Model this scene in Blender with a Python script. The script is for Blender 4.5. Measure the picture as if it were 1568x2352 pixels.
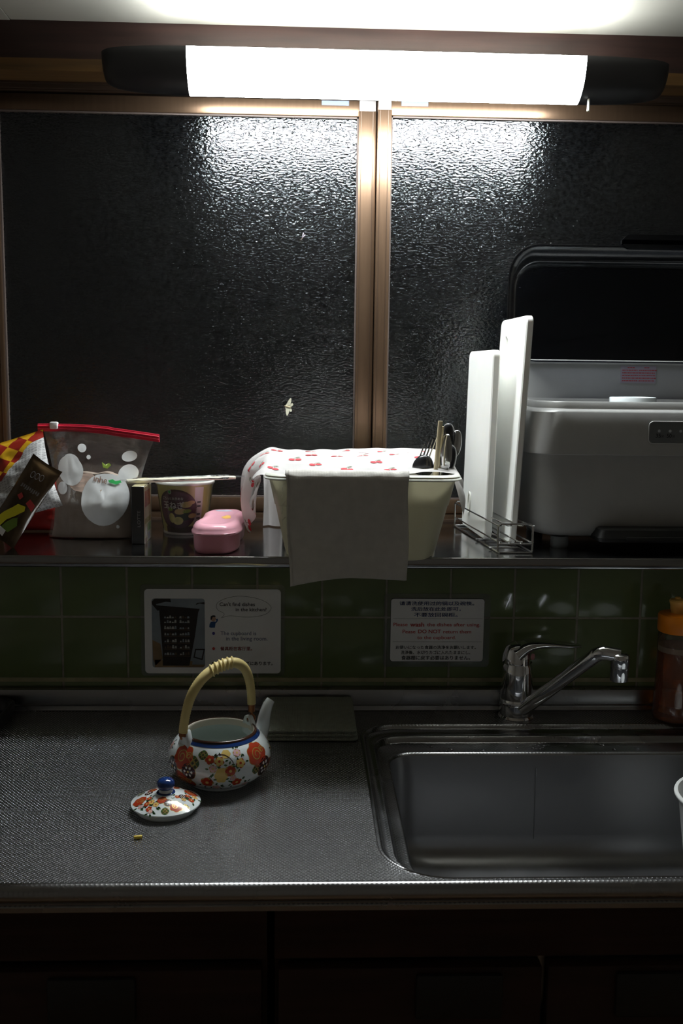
import bpy, bmesh, math, random
from mathutils import Vector, Matrix, noise
random.seed(7)
sc = bpy.context.scene
for o in list(bpy.data.objects): bpy.data.objects.remove(o)

# ------------------------------------------------------------------ camera, world, exposure
cam = bpy.data.cameras.new('camera'); co = bpy.data.objects.new('camera', cam)
sc.collection.objects.link(co); sc.camera = co
cam.sensor_fit = 'HORIZONTAL'; cam.sensor_width = 24.0; cam.lens = 35.0
cam.clip_start = 0.01; cam.clip_end = 50
PITCH, YAW, ROLL = 0.13972269, 0.03920578, 0.01235107
fw = Vector((math.sin(YAW)*math.cos(PITCH), math.cos(YAW)*math.cos(PITCH), -math.sin(PITCH)))
rt = Vector((math.cos(YAW), -math.sin(YAW), 0)); up = rt.cross(fw)
r2 = rt*math.cos(ROLL) + up*math.sin(ROLL); u2 = up*math.cos(ROLL) - rt*math.sin(ROLL)
M = Matrix((r2, u2, -fw)).transposed().to_4x4(); M.translation = Vector((-0.13075, -1.50762, 1.37002))
co.matrix_world = M
cam.dof.use_dof = True; cam.dof.focus_distance = 1.38; cam.dof.aperture_fstop = 9.0

w = bpy.data.worlds.new('night'); sc.world = w; w.use_nodes = True
bg = w.node_tree.nodes['Background']; bg.inputs[0].default_value = (0.35, 0.45, 0.7, 1); bg.inputs[1].default_value = 0.0015
sc.view_settings.view_transform = 'Standard'; sc.view_settings.look = 'None'
sc.view_settings.gamma = 1.0; sc.view_settings.use_curve_mapping = False
sc.view_settings.exposure = -0.2
COVER_E, TUBE_E = 57.0, 118.0        # the fluorescent lamp's own brightness

# ------------------------------------------------------------------ helpers
C = sc.collection
ROOT = {}
# Two drawing frames: the counter is drawn in room coordinates; the window recess above it (shelf, window,
# lamp and what stands there) is drawn in its own frame, measured from the shelf's front edge.
RECESS = False
RECESS_FROM, RECESS_TO, RECESS_UNIT = Vector((0, -.235, 1.132)), Vector((.0165, -.0746, 1.102)), 1.126
def place(p):
    p = Vector(p)
    return RECESS_TO + (p-RECESS_FROM)*RECESS_UNIT if RECESS else p
PI = math.pi
def S(*a): return Vector(a)
def link(o): C.objects.link(o); return o
def tag(o, label=None, cat=None, group=None, kind=None):
    if label: o['label'] = label
    if cat: o['category'] = cat
    if group: o['group'] = group
    if kind: o['kind'] = kind
    return o
def thing(name, label, cat, loc, group=None):
    loc = place(loc); o = link(bpy.data.objects.new(name, None)); o.location = loc; o.empty_display_size = .02
    ROOT[o.name] = Vector(loc); return tag(o, label, cat, group)

class MB:
    def __init__(s): s.v = []; s.f = []; s.uv = None
    def add(s, vs, fs):
        b = len(s.v); s.v += [Vector(p) for p in vs]; s.f += [tuple(i+b for i in q) for q in fs]; return s
    def box(s, x0, x1, y0, y1, z0, z1):
        return s.add([(x, y, z) for z in (z0, z1) for y in (y0, y1) for x in (x0, x1)],
                     [(0,2,3,1),(4,5,7,6),(0,1,5,4),(2,6,7,3),(0,4,6,2),(1,3,7,5)])
    def rbox(s, x0, x1, y0, y1, z0, z1, r=.003, seg=2, xf=None):
        bm = bmesh.new()
        vs = [bm.verts.new((x, y, z)) for z in (z0, z1) for y in (y0, y1) for x in (x0, x1)]
        for q in [(0,2,3,1),(4,5,7,6),(0,1,5,4),(2,6,7,3),(0,4,6,2),(1,3,7,5)]: bm.faces.new([vs[i] for i in q])
        bmesh.ops.bevel(bm, geom=bm.edges[:], offset=r, segments=seg, affect='EDGES', profile=.5)
        bm.verts.index_update()
        P = [v.co.copy() for v in bm.verts]
        if xf: P = [xf @ p for p in P]
        s.add(P, [[v.index for v in f.verts] for f in bm.faces]); bm.free(); return s
    def loops(s, L, cap0=False, cap1=False, closed=True):
        n = len(L[0]); b = len(s.v)
        for l in L: s.v += [Vector(p) for p in l]
        for i in range(len(L)-1):
            for j in range(n if closed else n-1):
                k = (j+1) % n
                s.f.append((b+i*n+j, b+i*n+k, b+(i+1)*n+k, b+(i+1)*n+j))
        if cap0: s.f.append(tuple(b+j for j in reversed(range(n))))
        if cap1: s.f.append(tuple(b+(len(L)-1)*n+j for j in range(n)))
        return s
    def lathe(s, prof, c, seg=48, cap0=False, cap1=False):
        return s.loops([[(c[0]+r*math.cos(2*PI*j/seg), c[1]+r*math.sin(2*PI*j/seg), c[2]+z) for j in range(seg)] for r, z in prof], cap0, cap1)
    def tube(s, path, r, seg=10, cap=True, closed=False):
        P = [Vector(p) for p in path]; n = len(P); L = []
        R = r if isinstance(r, (list, tuple)) else [r]*n
        T = []
        for i in range(n):
            a = P[(i-1) % n] if (closed or i > 0) else P[i]; b = P[(i+1) % n] if (closed or i < n-1) else P[i]
            T.append((b-a).normalized())
        N = T[0].orthogonal().normalized()
        for i in range(n):
            N = (N - T[i]*N.dot(T[i])).normalized(); B = T[i].cross(N)
            L.append([P[i] + (N*math.cos(2*PI*j/seg) + B*math.sin(2*PI*j/seg))*R[i] for j in range(seg)])
        if closed: L.append(L[0])
        return s.loops(L, cap and not closed, cap and not closed)
    def grid(s, fn, nu, nv, uv=False):
        b = len(s.v)
        for j in range(nv+1):
            for i in range(nu+1): s.v.append(Vector(fn(i/nu, j/nv)))
        for j in range(nv):
            for i in range(nu):
                a = b+j*(nu+1)+i; s.f.append((a, a+1, a+nu+2, a+nu+1))
        if uv:
            s.uv = s.uv or {}
            for j in range(nv+1):
                for i in range(nu+1): s.uv[b+j*(nu+1)+i] = (i/nu, j/nv)
        return s
    def sphere(s, c, rx, ry=None, rz=None, u=16, v=10):
        ry = ry or rx; rz = rz or rx
        L = [[(c[0]+rx*math.sin(t)*math.cos(2*PI*j/u), c[1]+ry*math.sin(t)*math.sin(2*PI*j/u), c[2]-rz*math.cos(t)) for j in range(u)] for t in [PI*(k+.02)/(v+.04) for k in range(v+1)]]
        return s.loops(L, True, True)
    def decal(s, at, pts, off, rot=0, rings=3, flip=1):
        c, n0 = math.cos(rot), math.sin(rot); e = .0004; b = len(s.v); m = len(pts)
        def put(a, d):
            p = at(a, d); n = (at(a+e, d)-at(a-e, d)).cross(at(a, d+e)-at(a, d-e)).normalized()
            s.v.append(p + n*off*flip)
        put(0, 0)
        for k in range(1, rings+1):
            for x, y in pts: put((x*c-y*n0)*k/rings, (x*n0+y*c)*k/rings)
        for j in range(m): s.f.append((b, b+1+j, b+1+(j+1) % m))
        for k in range(rings-1):
            for j in range(m):
                q = b+1+k*m; j2 = (j+1) % m
                s.f.append((q+j, q+m+j, q+m+j2, q+j2))
        return s
    def strip(s, at, pts, wd, off, flip=1):
        e = .0004; b = len(s.v); n = len(pts)
        for i, (x, y) in enumerate(pts):
            x0, y0 = pts[max(i-1, 0)]; x1, y1 = pts[min(i+1, n-1)]
            d = math.hypot(x1-x0, y1-y0) or 1; px, py = -(y1-y0)/d*wd/2, (x1-x0)/d*wd/2
            for q in (1, -1):
                a, dd = x+px*q, y+py*q
                nn = (at(a+e, dd)-at(a-e, dd)).cross(at(a, dd+e)-at(a, dd-e)).normalized()
                s.v.append(at(a, dd)+nn*off*flip)
        for i in range(n-1): s.f.append((b+2*i, b+2*i+1, b+2*i+3, b+2*i+2))
        return s
    def build(s, name, mat, parent=None, loc=None, smooth=40, bevel=None, solid=None, subsurf=0, kind=None, label=None, recalc=True):
        base = Vector((0, 0, 0))
        if parent is not None: base = ROOT.get(parent.name, Vector((0, 0, 0)))
        elif loc is not None: base = place(loc)
        me = bpy.data.meshes.new(name); me.from_pydata([place(v)-base for v in s.v], [], s.f)
        if recalc:
            bm = bmesh.new(); bm.from_mesh(me); bmesh.ops.recalc_face_normals(bm, faces=bm.faces[:]); bm.to_mesh(me); bm.free()
        if s.uv:
            ul = me.uv_layers.new(name='UVMap')
            for l in me.loops: ul.data[l.index].uv = s.uv.get(l.vertex_index, (0, 0))
        if mat: me.materials.append(mat)
        if smooth:
            me.shade_smooth()
            if smooth < 180: me.set_sharp_from_angle(angle=math.radians(smooth))
        o = link(bpy.data.objects.new(name, me))
        if parent is not None:
            o.parent = parent
            if parent.parent is None and parent.type == 'EMPTY' or True: ROOT[o.name] = base
        elif loc is not None: o.location = base; ROOT[o.name] = base
        else: ROOT[o.name] = Vector((0, 0, 0))
        if parent is not None and parent.type != 'EMPTY' and False: pass
        if solid:
            m = o.modifiers.new('thick', 'SOLIDIFY'); m.thickness = solid; m.offset = 0
        if bevel:
            m = o.modifiers.new('bev', 'BEVEL'); m.width = bevel; m.segments = 2; m.limit_method = 'ANGLE'
        if subsurf:
            m = o.modifiers.new('sub', 'SUBSURF'); m.levels = subsurf; m.render_levels = subsurf
        if kind: o['kind'] = kind
        if label: o['label'] = label
        return o
# children of a part keep coordinates relative to the thing's base, which the part shares

def rrect(x0, x1, y0, y1, r, z, n=8):
    P = []
    for cx, cy, a0 in ((x1-r, y1-r, 0), (x0+r, y1-r, PI/2), (x0+r, y0+r, PI), (x1-r, y0+r, 1.5*PI)):
        for k in range(n+1):
            a = a0+PI/2*k/n; P.append((cx+r*math.cos(a), cy+r*math.sin(a), z))
    return P
def crom(P, n=8, closed=False):
    P = [Vector(p) for p in P]; out = []; m = len(P)
    for i in range(m if closed else m-1):
        p0 = P[(i-1) % m] if closed or i > 0 else P[i]; p1 = P[i]; p2 = P[(i+1) % m]
        p3 = P[(i+2) % m] if closed or i < m-2 else p2
        for k in range(n):
            t = k/n
            out.append(.5*((2*p1)+(p2-p0)*t+(2*p0-5*p1+4*p2-p3)*t*t+(3*p1-p0-3*p2+p3)*t**3))
    if not closed: out.append(P[-1])
    return out
def nz(x, y, z=0, f=1.0): return noise.noise(Vector((x*f, y*f, z*f)))

# ---------------------------------------------------------------- materials
def newmat(name):
    m = bpy.data.materials.new(name); m.use_nodes = True
    return m, m.node_tree.nodes, m.node_tree.links, m.node_tree.nodes['Principled BSDF']
def mat(name, col, rough=.5, metal=0., spec=.5, var=0., vscale=30., bump=0., bscale=200., coat=0., sss=0., trans=0., alpha=1., ior=1.45, stretch=None):
    m, N, L, p = newmat(name)
    p.inputs['Base Color'].default_value = (*col, 1); p.inputs['Roughness'].default_value = rough
    p.inputs['Metallic'].default_value = metal; p.inputs['Specular IOR Level'].default_value = spec
    p.inputs['Coat Weight'].default_value = coat; p.inputs['Transmission Weight'].default_value = trans
    p.inputs['Alpha'].default_value = alpha; p.inputs['IOR'].default_value = ior
    if sss: p.inputs['Subsurface Weight'].default_value = sss; p.inputs['Subsurface Radius'].default_value = (.01, .008, .006); p.inputs['Subsurface Scale'].default_value = .3
    if var or bump:
        tc = N.new('ShaderNodeTexCoord'); src = tc.outputs['Object']
        if stretch:
            mp = N.new('ShaderNodeMapping'); mp.inputs['Scale'].default_value = stretch; L.new(src, mp.inputs[0]); src = mp.outputs[0]
        if var:
            n = N.new('ShaderNodeTexNoise'); n.inputs['Scale'].default_value = vscale; n.inputs['Detail'].default_value = 5; L.new(src, n.inputs['Vector'])
            r = N.new('ShaderNodeMapRange'); r.inputs[3].default_value = 1-var; r.inputs[4].default_value = 1+var; r.inputs[1].default_value = .3; r.inputs[2].default_value = .7
            L.new(n.outputs['Fac'], r.inputs[0])
            mx = N.new('ShaderNodeVectorMath'); mx.operation = 'SCALE'; mx.inputs[0].default_value = col; L.new(r.outputs[0], mx.inputs['Scale'])
            L.new(mx.outputs[0], p.inputs['Base Color'])
        if bump:
            n = N.new('ShaderNodeTexNoise'); n.inputs['Scale'].default_value = bscale; n.inputs['Detail'].default_value = 3; L.new(src, n.inputs['Vector'])
            b = N.new('ShaderNodeBump'); b.inputs['Strength'].default_value = bump; b.inputs['Distance'].default_value = .002
            L.new(n.outputs['Fac'], b.inputs['Height']); L.new(b.outputs[0], p.inputs['Normal'])
    return m
def math_node(N, L, op, a, b=None):
    n = N.new('ShaderNodeMath'); n.operation = op
    for i, x in enumerate((a, b)):
        if x is None: continue
        if isinstance(x, (int, float)): n.inputs[i].default_value = x
        else: L.new(x, n.inputs[i])
    return n.outputs[0]
def emit(name, col, e):
    m, N, L, p = newmat(name); N.remove(p); x = N.new('ShaderNodeEmission'); x.inputs[0].default_value = (*col, 1); x.inputs[1].default_value = e
    L.new(x.outputs[0], N['Material Output'].inputs[0]); return m
def clear_film(name, tint, gloss=.12, rough=.08, haze=0., hazecol=(.8, .8, .8), bump=0., bscale=60., fres=1.):
    m, N, L, p = newmat(name); N.remove(p)
    t = N.new('ShaderNodeBsdfTransparent'); t.inputs[0].default_value = (*tint, 1)
    g = N.new('ShaderNodeBsdfGlossy'); g.inputs['Roughness'].default_value = rough
    lw = N.new('ShaderNodeFresnel'); lw.inputs[0].default_value = 1.45
    a = math_node(N, L, 'MULTIPLY', lw.outputs[0], fres); a = math_node(N, L, 'ADD', a, gloss)
    mx = N.new('ShaderNodeMixShader'); L.new(a, mx.inputs[0]); L.new(t.outputs[0], mx.inputs[1]); L.new(g.outputs[0], mx.inputs[2])
    out = mx.outputs[0]
    if bump:
        tc = N.new('ShaderNodeTexCoord'); n = N.new('ShaderNodeTexNoise'); n.inputs['Scale'].default_value = bscale; n.inputs['Detail'].default_value = 4
        L.new(tc.outputs['Object'], n.inputs['Vector']); b = N.new('ShaderNodeBump'); b.inputs['Strength'].default_value = bump; b.inputs['Distance'].default_value = .004
        L.new(n.outputs['Fac'], b.inputs['Height']); L.new(b.outputs[0], g.inputs['Normal']); L.new(b.outputs[0], lw.inputs['Normal'])
    if haze:
        d = N.new('ShaderNodeBsdfDiffuse'); d.inputs[0].default_value = (*hazecol, 1)
        m2 = N.new('ShaderNodeMixShader'); m2.inputs[0].default_value = haze; L.new(out, m2.inputs[1]); L.new(d.outputs[0], m2.inputs[2]); out = m2.outputs[0]
    L.new(out, N['Material Output'].inputs[0]); return m
def cloth_mat(name, col, transl=.35, wscale=900., bump=.3, var=.08):
    m, N, L, p = newmat(name)
    p.inputs['Base Color'].default_value = (*col, 1); p.inputs['Roughness'].default_value = .9; p.inputs['Specular IOR Level'].default_value = .1
    tc = N.new('ShaderNodeTexCoord'); src = tc.outputs['Object']
    def wave(d):
        q = N.new('ShaderNodeTexWave'); q.wave_type = 'BANDS'; q.bands_direction = d; q.inputs['Scale'].default_value = wscale/6.28; q.inputs['Distortion'].default_value = .6
        L.new(src, q.inputs['Vector']); return q.outputs['Fac']
    h = math_node(N, L, 'ADD', wave('X'), wave('Z'))
    b = N.new('ShaderNodeBump'); b.inputs['Strength'].default_value = bump; b.inputs['Distance'].default_value = .001; L.new(h, b.inputs['Height'])
    L.new(b.outputs[0], p.inputs['Normal'])
    n = N.new('ShaderNodeTexNoise'); n.inputs['Scale'].default_value = 60; n.inputs['Detail'].default_value = 6; L.new(src, n.inputs['Vector'])
    r = N.new('ShaderNodeMapRange'); r.inputs[1].default_value = .3; r.inputs[2].default_value = .7; r.inputs[3].default_value = 1-var; r.inputs[4].default_value = 1+var; L.new(n.outputs['Fac'], r.inputs[0])
    sc_ = N.new('ShaderNodeVectorMath'); sc_.operation = 'SCALE'; sc_.inputs[0].default_value = col; L.new(r.outputs[0], sc_.inputs['Scale']); L.new(sc_.outputs[0], p.inputs['Base Color'])
    if transl:
        t = N.new('ShaderNodeBsdfTranslucent'); t.inputs[0].default_value = (*col, 1)
        mx = N.new('ShaderNodeMixShader'); mx.inputs[0].default_value = transl
        L.new(p.outputs[0], mx.inputs[1]); L.new(t.outputs[0], mx.inputs[2]); L.new(mx.outputs[0], N['Material Output'].inputs[0])
    return m

def steel_mat(name, col, rough, emboss=0., scratch=.1, pitch=.0050, aniso=0.):
    m, N, L, p = newmat(name)
    p.inputs['Metallic'].default_value = 1; p.inputs['Base Color'].default_value = (*col, 1); p.inputs['Roughness'].default_value = rough
    tc = N.new('ShaderNodeTexCoord'); src = tc.outputs['Object']
    n = N.new('ShaderNodeTexNoise'); n.inputs['Scale'].default_value = 9; n.inputs['Detail'].default_value = 6; L.new(src, n.inputs['Vector'])
    r = N.new('ShaderNodeMapRange'); r.inputs[1].default_value = .3; r.inputs[2].default_value = .7; r.inputs[3].default_value = max(rough-scratch, .03); r.inputs[4].default_value = rough+scratch
    L.new(n.outputs['Fac'], r.inputs[0]); L.new(r.outputs[0], p.inputs['Roughness'])
    if emboss:
        sx = N.new('ShaderNodeSeparateXYZ'); L.new(src, sx.inputs[0]); k = 2*PI/pitch
        cx = math_node(N, L, 'COSINE', math_node(N, L, 'MULTIPLY', sx.outputs[0], k*1.0))
        cy = math_node(N, L, 'COSINE', math_node(N, L, 'MULTIPLY', sx.outputs[1], k*.85))
        h = math_node(N, L, 'MAXIMUM', math_node(N, L, 'MULTIPLY', cx, cy), -.15)
        b = N.new('ShaderNodeBump'); b.inputs['Strength'].default_value = emboss; b.inputs['Distance'].default_value = .0011
        L.new(h, b.inputs['Height']); L.new(b.outputs[0], p.inputs['Normal'])
    return m

def glass_pane_mat():
    m, N, L, p = newmat('obscure_glass')
    p.inputs['Base Color'].default_value = (.75, .8, .82, 1); p.inputs['Transmission Weight'].default_value = 1; p.inputs['IOR'].default_value = 1.6; p.inputs['Roughness'].default_value = .05
    tc = N.new('ShaderNodeTexCoord'); mp = N.new('ShaderNodeMapping'); mp.inputs['Scale'].default_value = (.75, 1, 1.6); L.new(tc.outputs['Object'], mp.inputs[0])
    n = N.new('ShaderNodeTexNoise'); n.inputs['Scale'].default_value = 200; n.inputs['Detail'].default_value = 1.0; L.new(mp.outputs[0], n.inputs['Vector'])
    b = N.new('ShaderNodeBump'); b.inputs['Strength'].default_value = 1.; b.inputs['Distance'].default_value = .0012; L.new(n.outputs['Fac'], b.inputs['Height']); L.new(b.outputs[0], p.inputs['Normal'])
    # a film of dust and grease with blotches of its own
    d = N.new('ShaderNodeBsdfDiffuse'); d.inputs[0].default_value = (.42, .45, .48, 1)
    n2 = N.new('ShaderNodeTexNoise'); n2.inputs['Scale'].default_value = 160; n2.inputs['Detail'].default_value = 8; n2.inputs['Roughness'].default_value = .7; L.new(tc.outputs['Object'], n2.inputs['Vector'])
    r = N.new('ShaderNodeMapRange'); r.inputs[1].default_value = .42; r.inputs[2].default_value = .75; r.inputs[3].default_value = .0012; r.inputs[4].default_value = .013; L.new(n2.outputs['Fac'], r.inputs[0])
    mx = N.new('ShaderNodeMixShader'); L.new(r.outputs[0], mx.inputs[0]); L.new(p.outputs[0], mx.inputs[1]); L.new(d.outputs[0], mx.inputs[2]); L.new(mx.outputs[0], N['Material Output'].inputs[0])
    return m
def wood_mat(name, col, rough=.4):
    return mat(name, col, rough, var=.35, vscale=14, stretch=(.35, 6, 6), bump=.05, bscale=60)

K = dict(
 tile=mat('green_tile', (.135, .175, .072), .17, coat=.3, var=.10, vscale=6, bump=.03, bscale=40),
 grout=mat('tile_grout', (.30, .28, .22), .85, var=.2, vscale=60, bump=.15),
 cream_caulk=mat('cream_caulk', (.32, .29, .17), .6, var=.2, vscale=40),
 plaster=mat('pale_plaster', (.52, .48, .42), .9, var=.1, bump=.1, bscale=120),
 ceiling=mat('ceiling_board', (.76, .74, .68), .9, var=.06),
 floor=wood_mat('floor_wood', (.30, .19, .11), .45),
 wood_red=wood_mat('red_brown_wood', (.030, .013, .010), .42),
 wood_ochre=wood_mat('ochre_wood', (.11, .055, .014), .5),
 wood_cab=mat('dark_cabinet_wood', (.030, .012, .008), .6, spec=.4, var=.35, vscale=14, stretch=(.35, 6, 6)),
 bronze=mat('bronze_aluminium', (.150, .094, .058), .30, metal=.75, var=.08, vscale=20, stretch=(8, 8, .5)),
 bronze_dark=mat('dark_bronze_aluminium', (.085, .055, .038), .4, metal=.6),
 gasket=mat('grey_gasket', (.10, .075, .065), .6),
 cap_grey=mat('grey_plastic_cap', (.22, .20, .19), .5),
 sticker_blue=mat('blue_grey_sticker', (.12, .14, .20), .5),
 cabwhite=mat('cream_melamine', (.52, .50, .43), .13, coat=.3, var=.05, vscale=5),
 lampblack=mat('black_plastic', (.022, .021, .022), .38),
 lampwhite=mat('lamp_housing_white', (.8, .8, .78), .5),
 cover=emit('lit_acrylic_cover', (.92, .98, 1.0), COVER_E),
 tube=emit('fluorescent_tube', (.90, .975, 1.0), TUBE_E),
 ink_grey=mat('grey_ink', (.10, .11, .12), .6),
 steel_shelf=steel_mat('polished_shelf_steel', (.33, .33, .337), .13, scratch=.06),
 steel_emboss=steel_mat('embossed_worktop_steel', (.33, .33, .337), .27, emboss=1., scratch=.0),
 steel_sink=steel_mat('satin_sink_steel', (.33, .33, .337), .36, scratch=.05),
 steel_ledge=steel_mat('ledge_steel', (.33, .33, .337), .24, emboss=.10, scratch=.06),
 steel_splash=steel_mat('splash_steel', (.33, .33, .337), .28, scratch=.08),
 chrome=mat('chrome', (.72, .73, .75), .06, metal=1),
 wire=mat('rack_wire', (.62, .62, .62), .2, metal=1),
 board=mat('white_polyethylene', (.88, .88, .84), .4, sss=.15, var=.015, bump=.03, bscale=300),
 dryer=mat('grey_appliance_plastic', (.42, .42, .41), .36, var=.03, bump=.02, bscale=400),
 dryer_panel=mat('grey_control_panel', (.16, .17, .175), .4),
 dryer_print=mat('black_print', (.012, .012, .012), .6),
 led=mat('unlit_indicator', (.42, .45, .48), .25),
 warn=mat('lilac_sticker', (.42, .38, .46), .5),
 red_ink=mat('red_ink', (.55, .05, .045), .6),
 smoke=clear_film('smoked_acrylic', (.16, .17, .21), gloss=.0, rough=.1, haze=.006, fres=.45),
 black_rubber=mat('black_rubber', (.012, .012, .012), .5),
 tub=None, rim=mat('tub_rim_plastic', (.74, .74, .66), .3, sss=.2),
 cherry=cloth_mat('thin_white_cloth', (.82, .79, .78), .45, wscale=2600, bump=.1, var=.03),
 cherry_red=mat('cherry_red_print', (.62, .045, .06), .8), stem_green=mat('stem_green_print', (.10, .14, .06), .8),
 linen=cloth_mat('grey_linen', (.74, .71, .66), .12, wscale=2400, bump=.45, var=.07),
 sponge_cloth=cloth_mat('grey_green_microfibre', (.40, .43, .36), .0, wscale=1500, bump=.8, var=.06),
 porcelain=mat('white_porcelain', (.74, .79, .80), .09, coat=.5),
 pot_inside=mat('celadon_inside', (.52, .58, .55), .3), foot_clay=mat('unglazed_rim', (.62, .57, .48), .6),
 blue_glaze=mat('cobalt_glaze', (.010, .035, .15), .08, coat=.6), brown_rim=mat('brown_rim_glaze', (.05, .02, .012), .15),
 p_red=mat('red_enamel', (.42, .045, .018), .15, coat=.4), p_gold=mat('gold_enamel', (.72, .45, .12), .25, metal=.5),
 p_dark=mat('dark_enamel', (.045, .018, .022), .15, coat=.4), p_green=mat('green_enamel', (.05, .12, .04), .15, coat=.4),
 p_yel=mat('yellow_enamel', (.72, .52, .16), .15, coat=.4), p_pink=mat('pink_enamel', (.68, .42, .45), .15, coat=.4), p_white=mat('white_enamel', (.78, .77, .74), .15),
 cane=mat('cane_wrapping', (.72, .58, .25), .45, var=.08, vscale=30), copper=mat('copper_wire', (.30, .12, .05), .35, metal=.8),
 pasta=mat('yellow_crumb', (.75, .55, .08), .5),
 orange_cap=mat('orange_plastic', (.90, .27, .012), .3), nozzle=mat('pale_orange_plastic', (.95, .55, .14), .35, sss=.2),
 paper_white=mat('white_paper', (.84, .84, .84), .35, coat=.5), laminate=clear_film('laminating_film', (.96, .96, .96), gloss=.02, rough=.15, haze=.015),
 ink_black=mat('black_ink', (.012, .012, .014), .6), ink_blue=mat('navy_ink', (.05, .11, .38), .6), ink_slate=mat('slate_ink', (.12, .15, .24), .6),
 ink_violet=mat('violet_ink', (.07, .06, .30), .6), skin_ink=mat('tan_ink', (.55, .33, .22), .6), shirt_ink=mat('blue_print', (.025, .09, .25), .6),
 ph_wall=mat('print_pale_blue', (.26, .30, .34), .5, var=.2, vscale=20), ph_dark=mat('print_dark_brown', (.022, .014, .010), .5, var=.3, vscale=60),
 ph_floor=mat('print_tan', (.26, .17, .08), .5, var=.3, vscale=40), ph_dish=mat('print_dishes', (.42, .42, .40), .5, var=.5, vscale=300), ph_shelf=mat('print_shelf', (.10, .06, .035), .5),
 boxblack=mat('black_carton', (.022, .018, .022), .35), boxcream=mat('cream_carton', (.66, .60, .38), .4, var=.1, vscale=60), box_gold=mat('olive_print', (.36, .30, .08), .5),
 box_red=mat('berry_print', (.50, .10, .06), .5, var=.5, vscale=300), box_lilac=mat('lilac_print', (.50, .50, .60), .5), box_green=mat('green_print', (.22, .45, .20), .5),
 silver_ink=mat('silver_ink', (.5, .48, .5), .4),
 cupyel=mat('yellow_green_cup', (.58, .55, .20), .4, var=.1, vscale=20), cupbrown=mat('brown_cup_print', (.085, .045, .03), .4), cupplum=mat('plum_soup_print', (.12, .055, .07), .4, var=.4, vscale=60),
 cupwhite=mat('white_cup_board', (.75, .74, .70), .4), onion=mat('onion_print', (.72, .62, .26), .5, var=.25, vscale=80), soupgreen=mat('leek_print', (.30, .42, .06), .5), dark_green=mat('seaweed_print', (.06, .085, .05), .5), tofu=mat('tofu_print', (.72, .52, .24), .5),
 ink_white=mat('white_ink', (.80, .78, .74), .5),
 film=clear_film('shrink_film', (.97, .97, .96), gloss=.03, rough=.12, haze=.02, bump=.2),
 bagfilm=clear_film('clear_zip_bag', (.97, .96, .96), gloss=.07, rough=.12, haze=.03, hazecol=(.8, .75, .75), bump=.8, bscale=45),
 zipper=mat('red_zipper', (.62, .025, .06), .35, sss=.2), slider=mat('white_slider', (.85, .85, .85), .4),
 kraft=mat('brown_paper_pack', (.62, .51, .41), .6, var=.12, vscale=25, bump=.3, bscale=40), pinkpack=mat('pinkish_pack', (.78, .58, .48), .6, var=.2, vscale=200, stretch=(.3, 1, 2)),
 dotwhite=mat('white_print', (.92, .93, .93), .35, var=.04, vscale=30), leafgreen=mat('leaf_green_print', (.05, .55, .14), .5), brown_ink=mat('brown_ink', (.30, .17, .12), .6),
 redbag=mat('red_foil', (.30, .02, .015), .3, var=.3, vscale=20, bump=.2, bscale=30), brownfoil=mat('brown_foil', (.075, .045, .02), .25, var=.5, vscale=20, bump=.3, bscale=40),
 foil_yellow=mat('yellow_foil_print', (.75, .66, .03), .3), foil_green=mat('green_foil_print', (.14, .22, .03), .3),
 pink=mat('pink_plastic', (.78, .32, .40), .28, sss=.15), pinktop=mat('pink_lid_plastic', (.82, .42, .50), .22, sss=.15),
 chop=mat('bamboo_wood', (.76, .66, .44), .5, var=.05), chopwhite=mat('birch_wood', (.80, .76, .62), .5),
 cut_steel=mat('cutlery_steel', (.60, .61, .62), .14, metal=1), cut_black=mat('black_melamine', (.02, .02, .022), .22), cut_green=mat('lime_plastic', (.22, .62, .03), .35),
 moth=mat('moth_wing', (.62, .60, .46), .8, var=.15, vscale=400), moth_body=mat('moth_body', (.45, .38, .24), .8),
 bowl=mat('white_bowl', (.72, .73, .72), .25), black_box=mat('black_enamel', (.012, .012, .016), .35),
)
# translucent cream plastic
def tub_mat():
    m, N, L, p = newmat('translucent_cream_plastic')
    p.inputs['Base Color'].default_value = (.50, .49, .42, 1); p.inputs['Roughness'].default_value = .3
    t = N.new('ShaderNodeBsdfTranslucent'); t.inputs[0].default_value = (.58, .56, .45, 1)
    mx = N.new('ShaderNodeMixShader'); mx.inputs[0].default_value = .55; L.new(p.outputs[0], mx.inputs[1]); L.new(t.outputs[0], mx.inputs[2]); L.new(mx.outputs[0], N['Material Output'].inputs[0]); return m
K['tub'] = tub_mat()
def soap_mat(name, col, tr=.9, rough=.05):
    m, N, L, p = newmat(name); p.inputs['Base Color'].default_value = (*col, 1); p.inputs['Transmission Weight'].default_value = tr; p.inputs['Roughness'].default_value = rough; p.inputs['IOR'].default_value = 1.35; return m
K['soap'] = soap_mat('amber_detergent', (.80, .24, .03), .8, .1)
K['bottle'] = clear_film('clear_bottle', (.93, .90, .85), gloss=.04, rough=.05, haze=.03)
K['foam'] = mat('soap_foam', (.55, .42, .34), .7, bump=.6, bscale=300)
K['water'] = soap_mat('water', (.95, .95, .95), 1., .0)
K['pane'] = glass_pane_mat()
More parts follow.
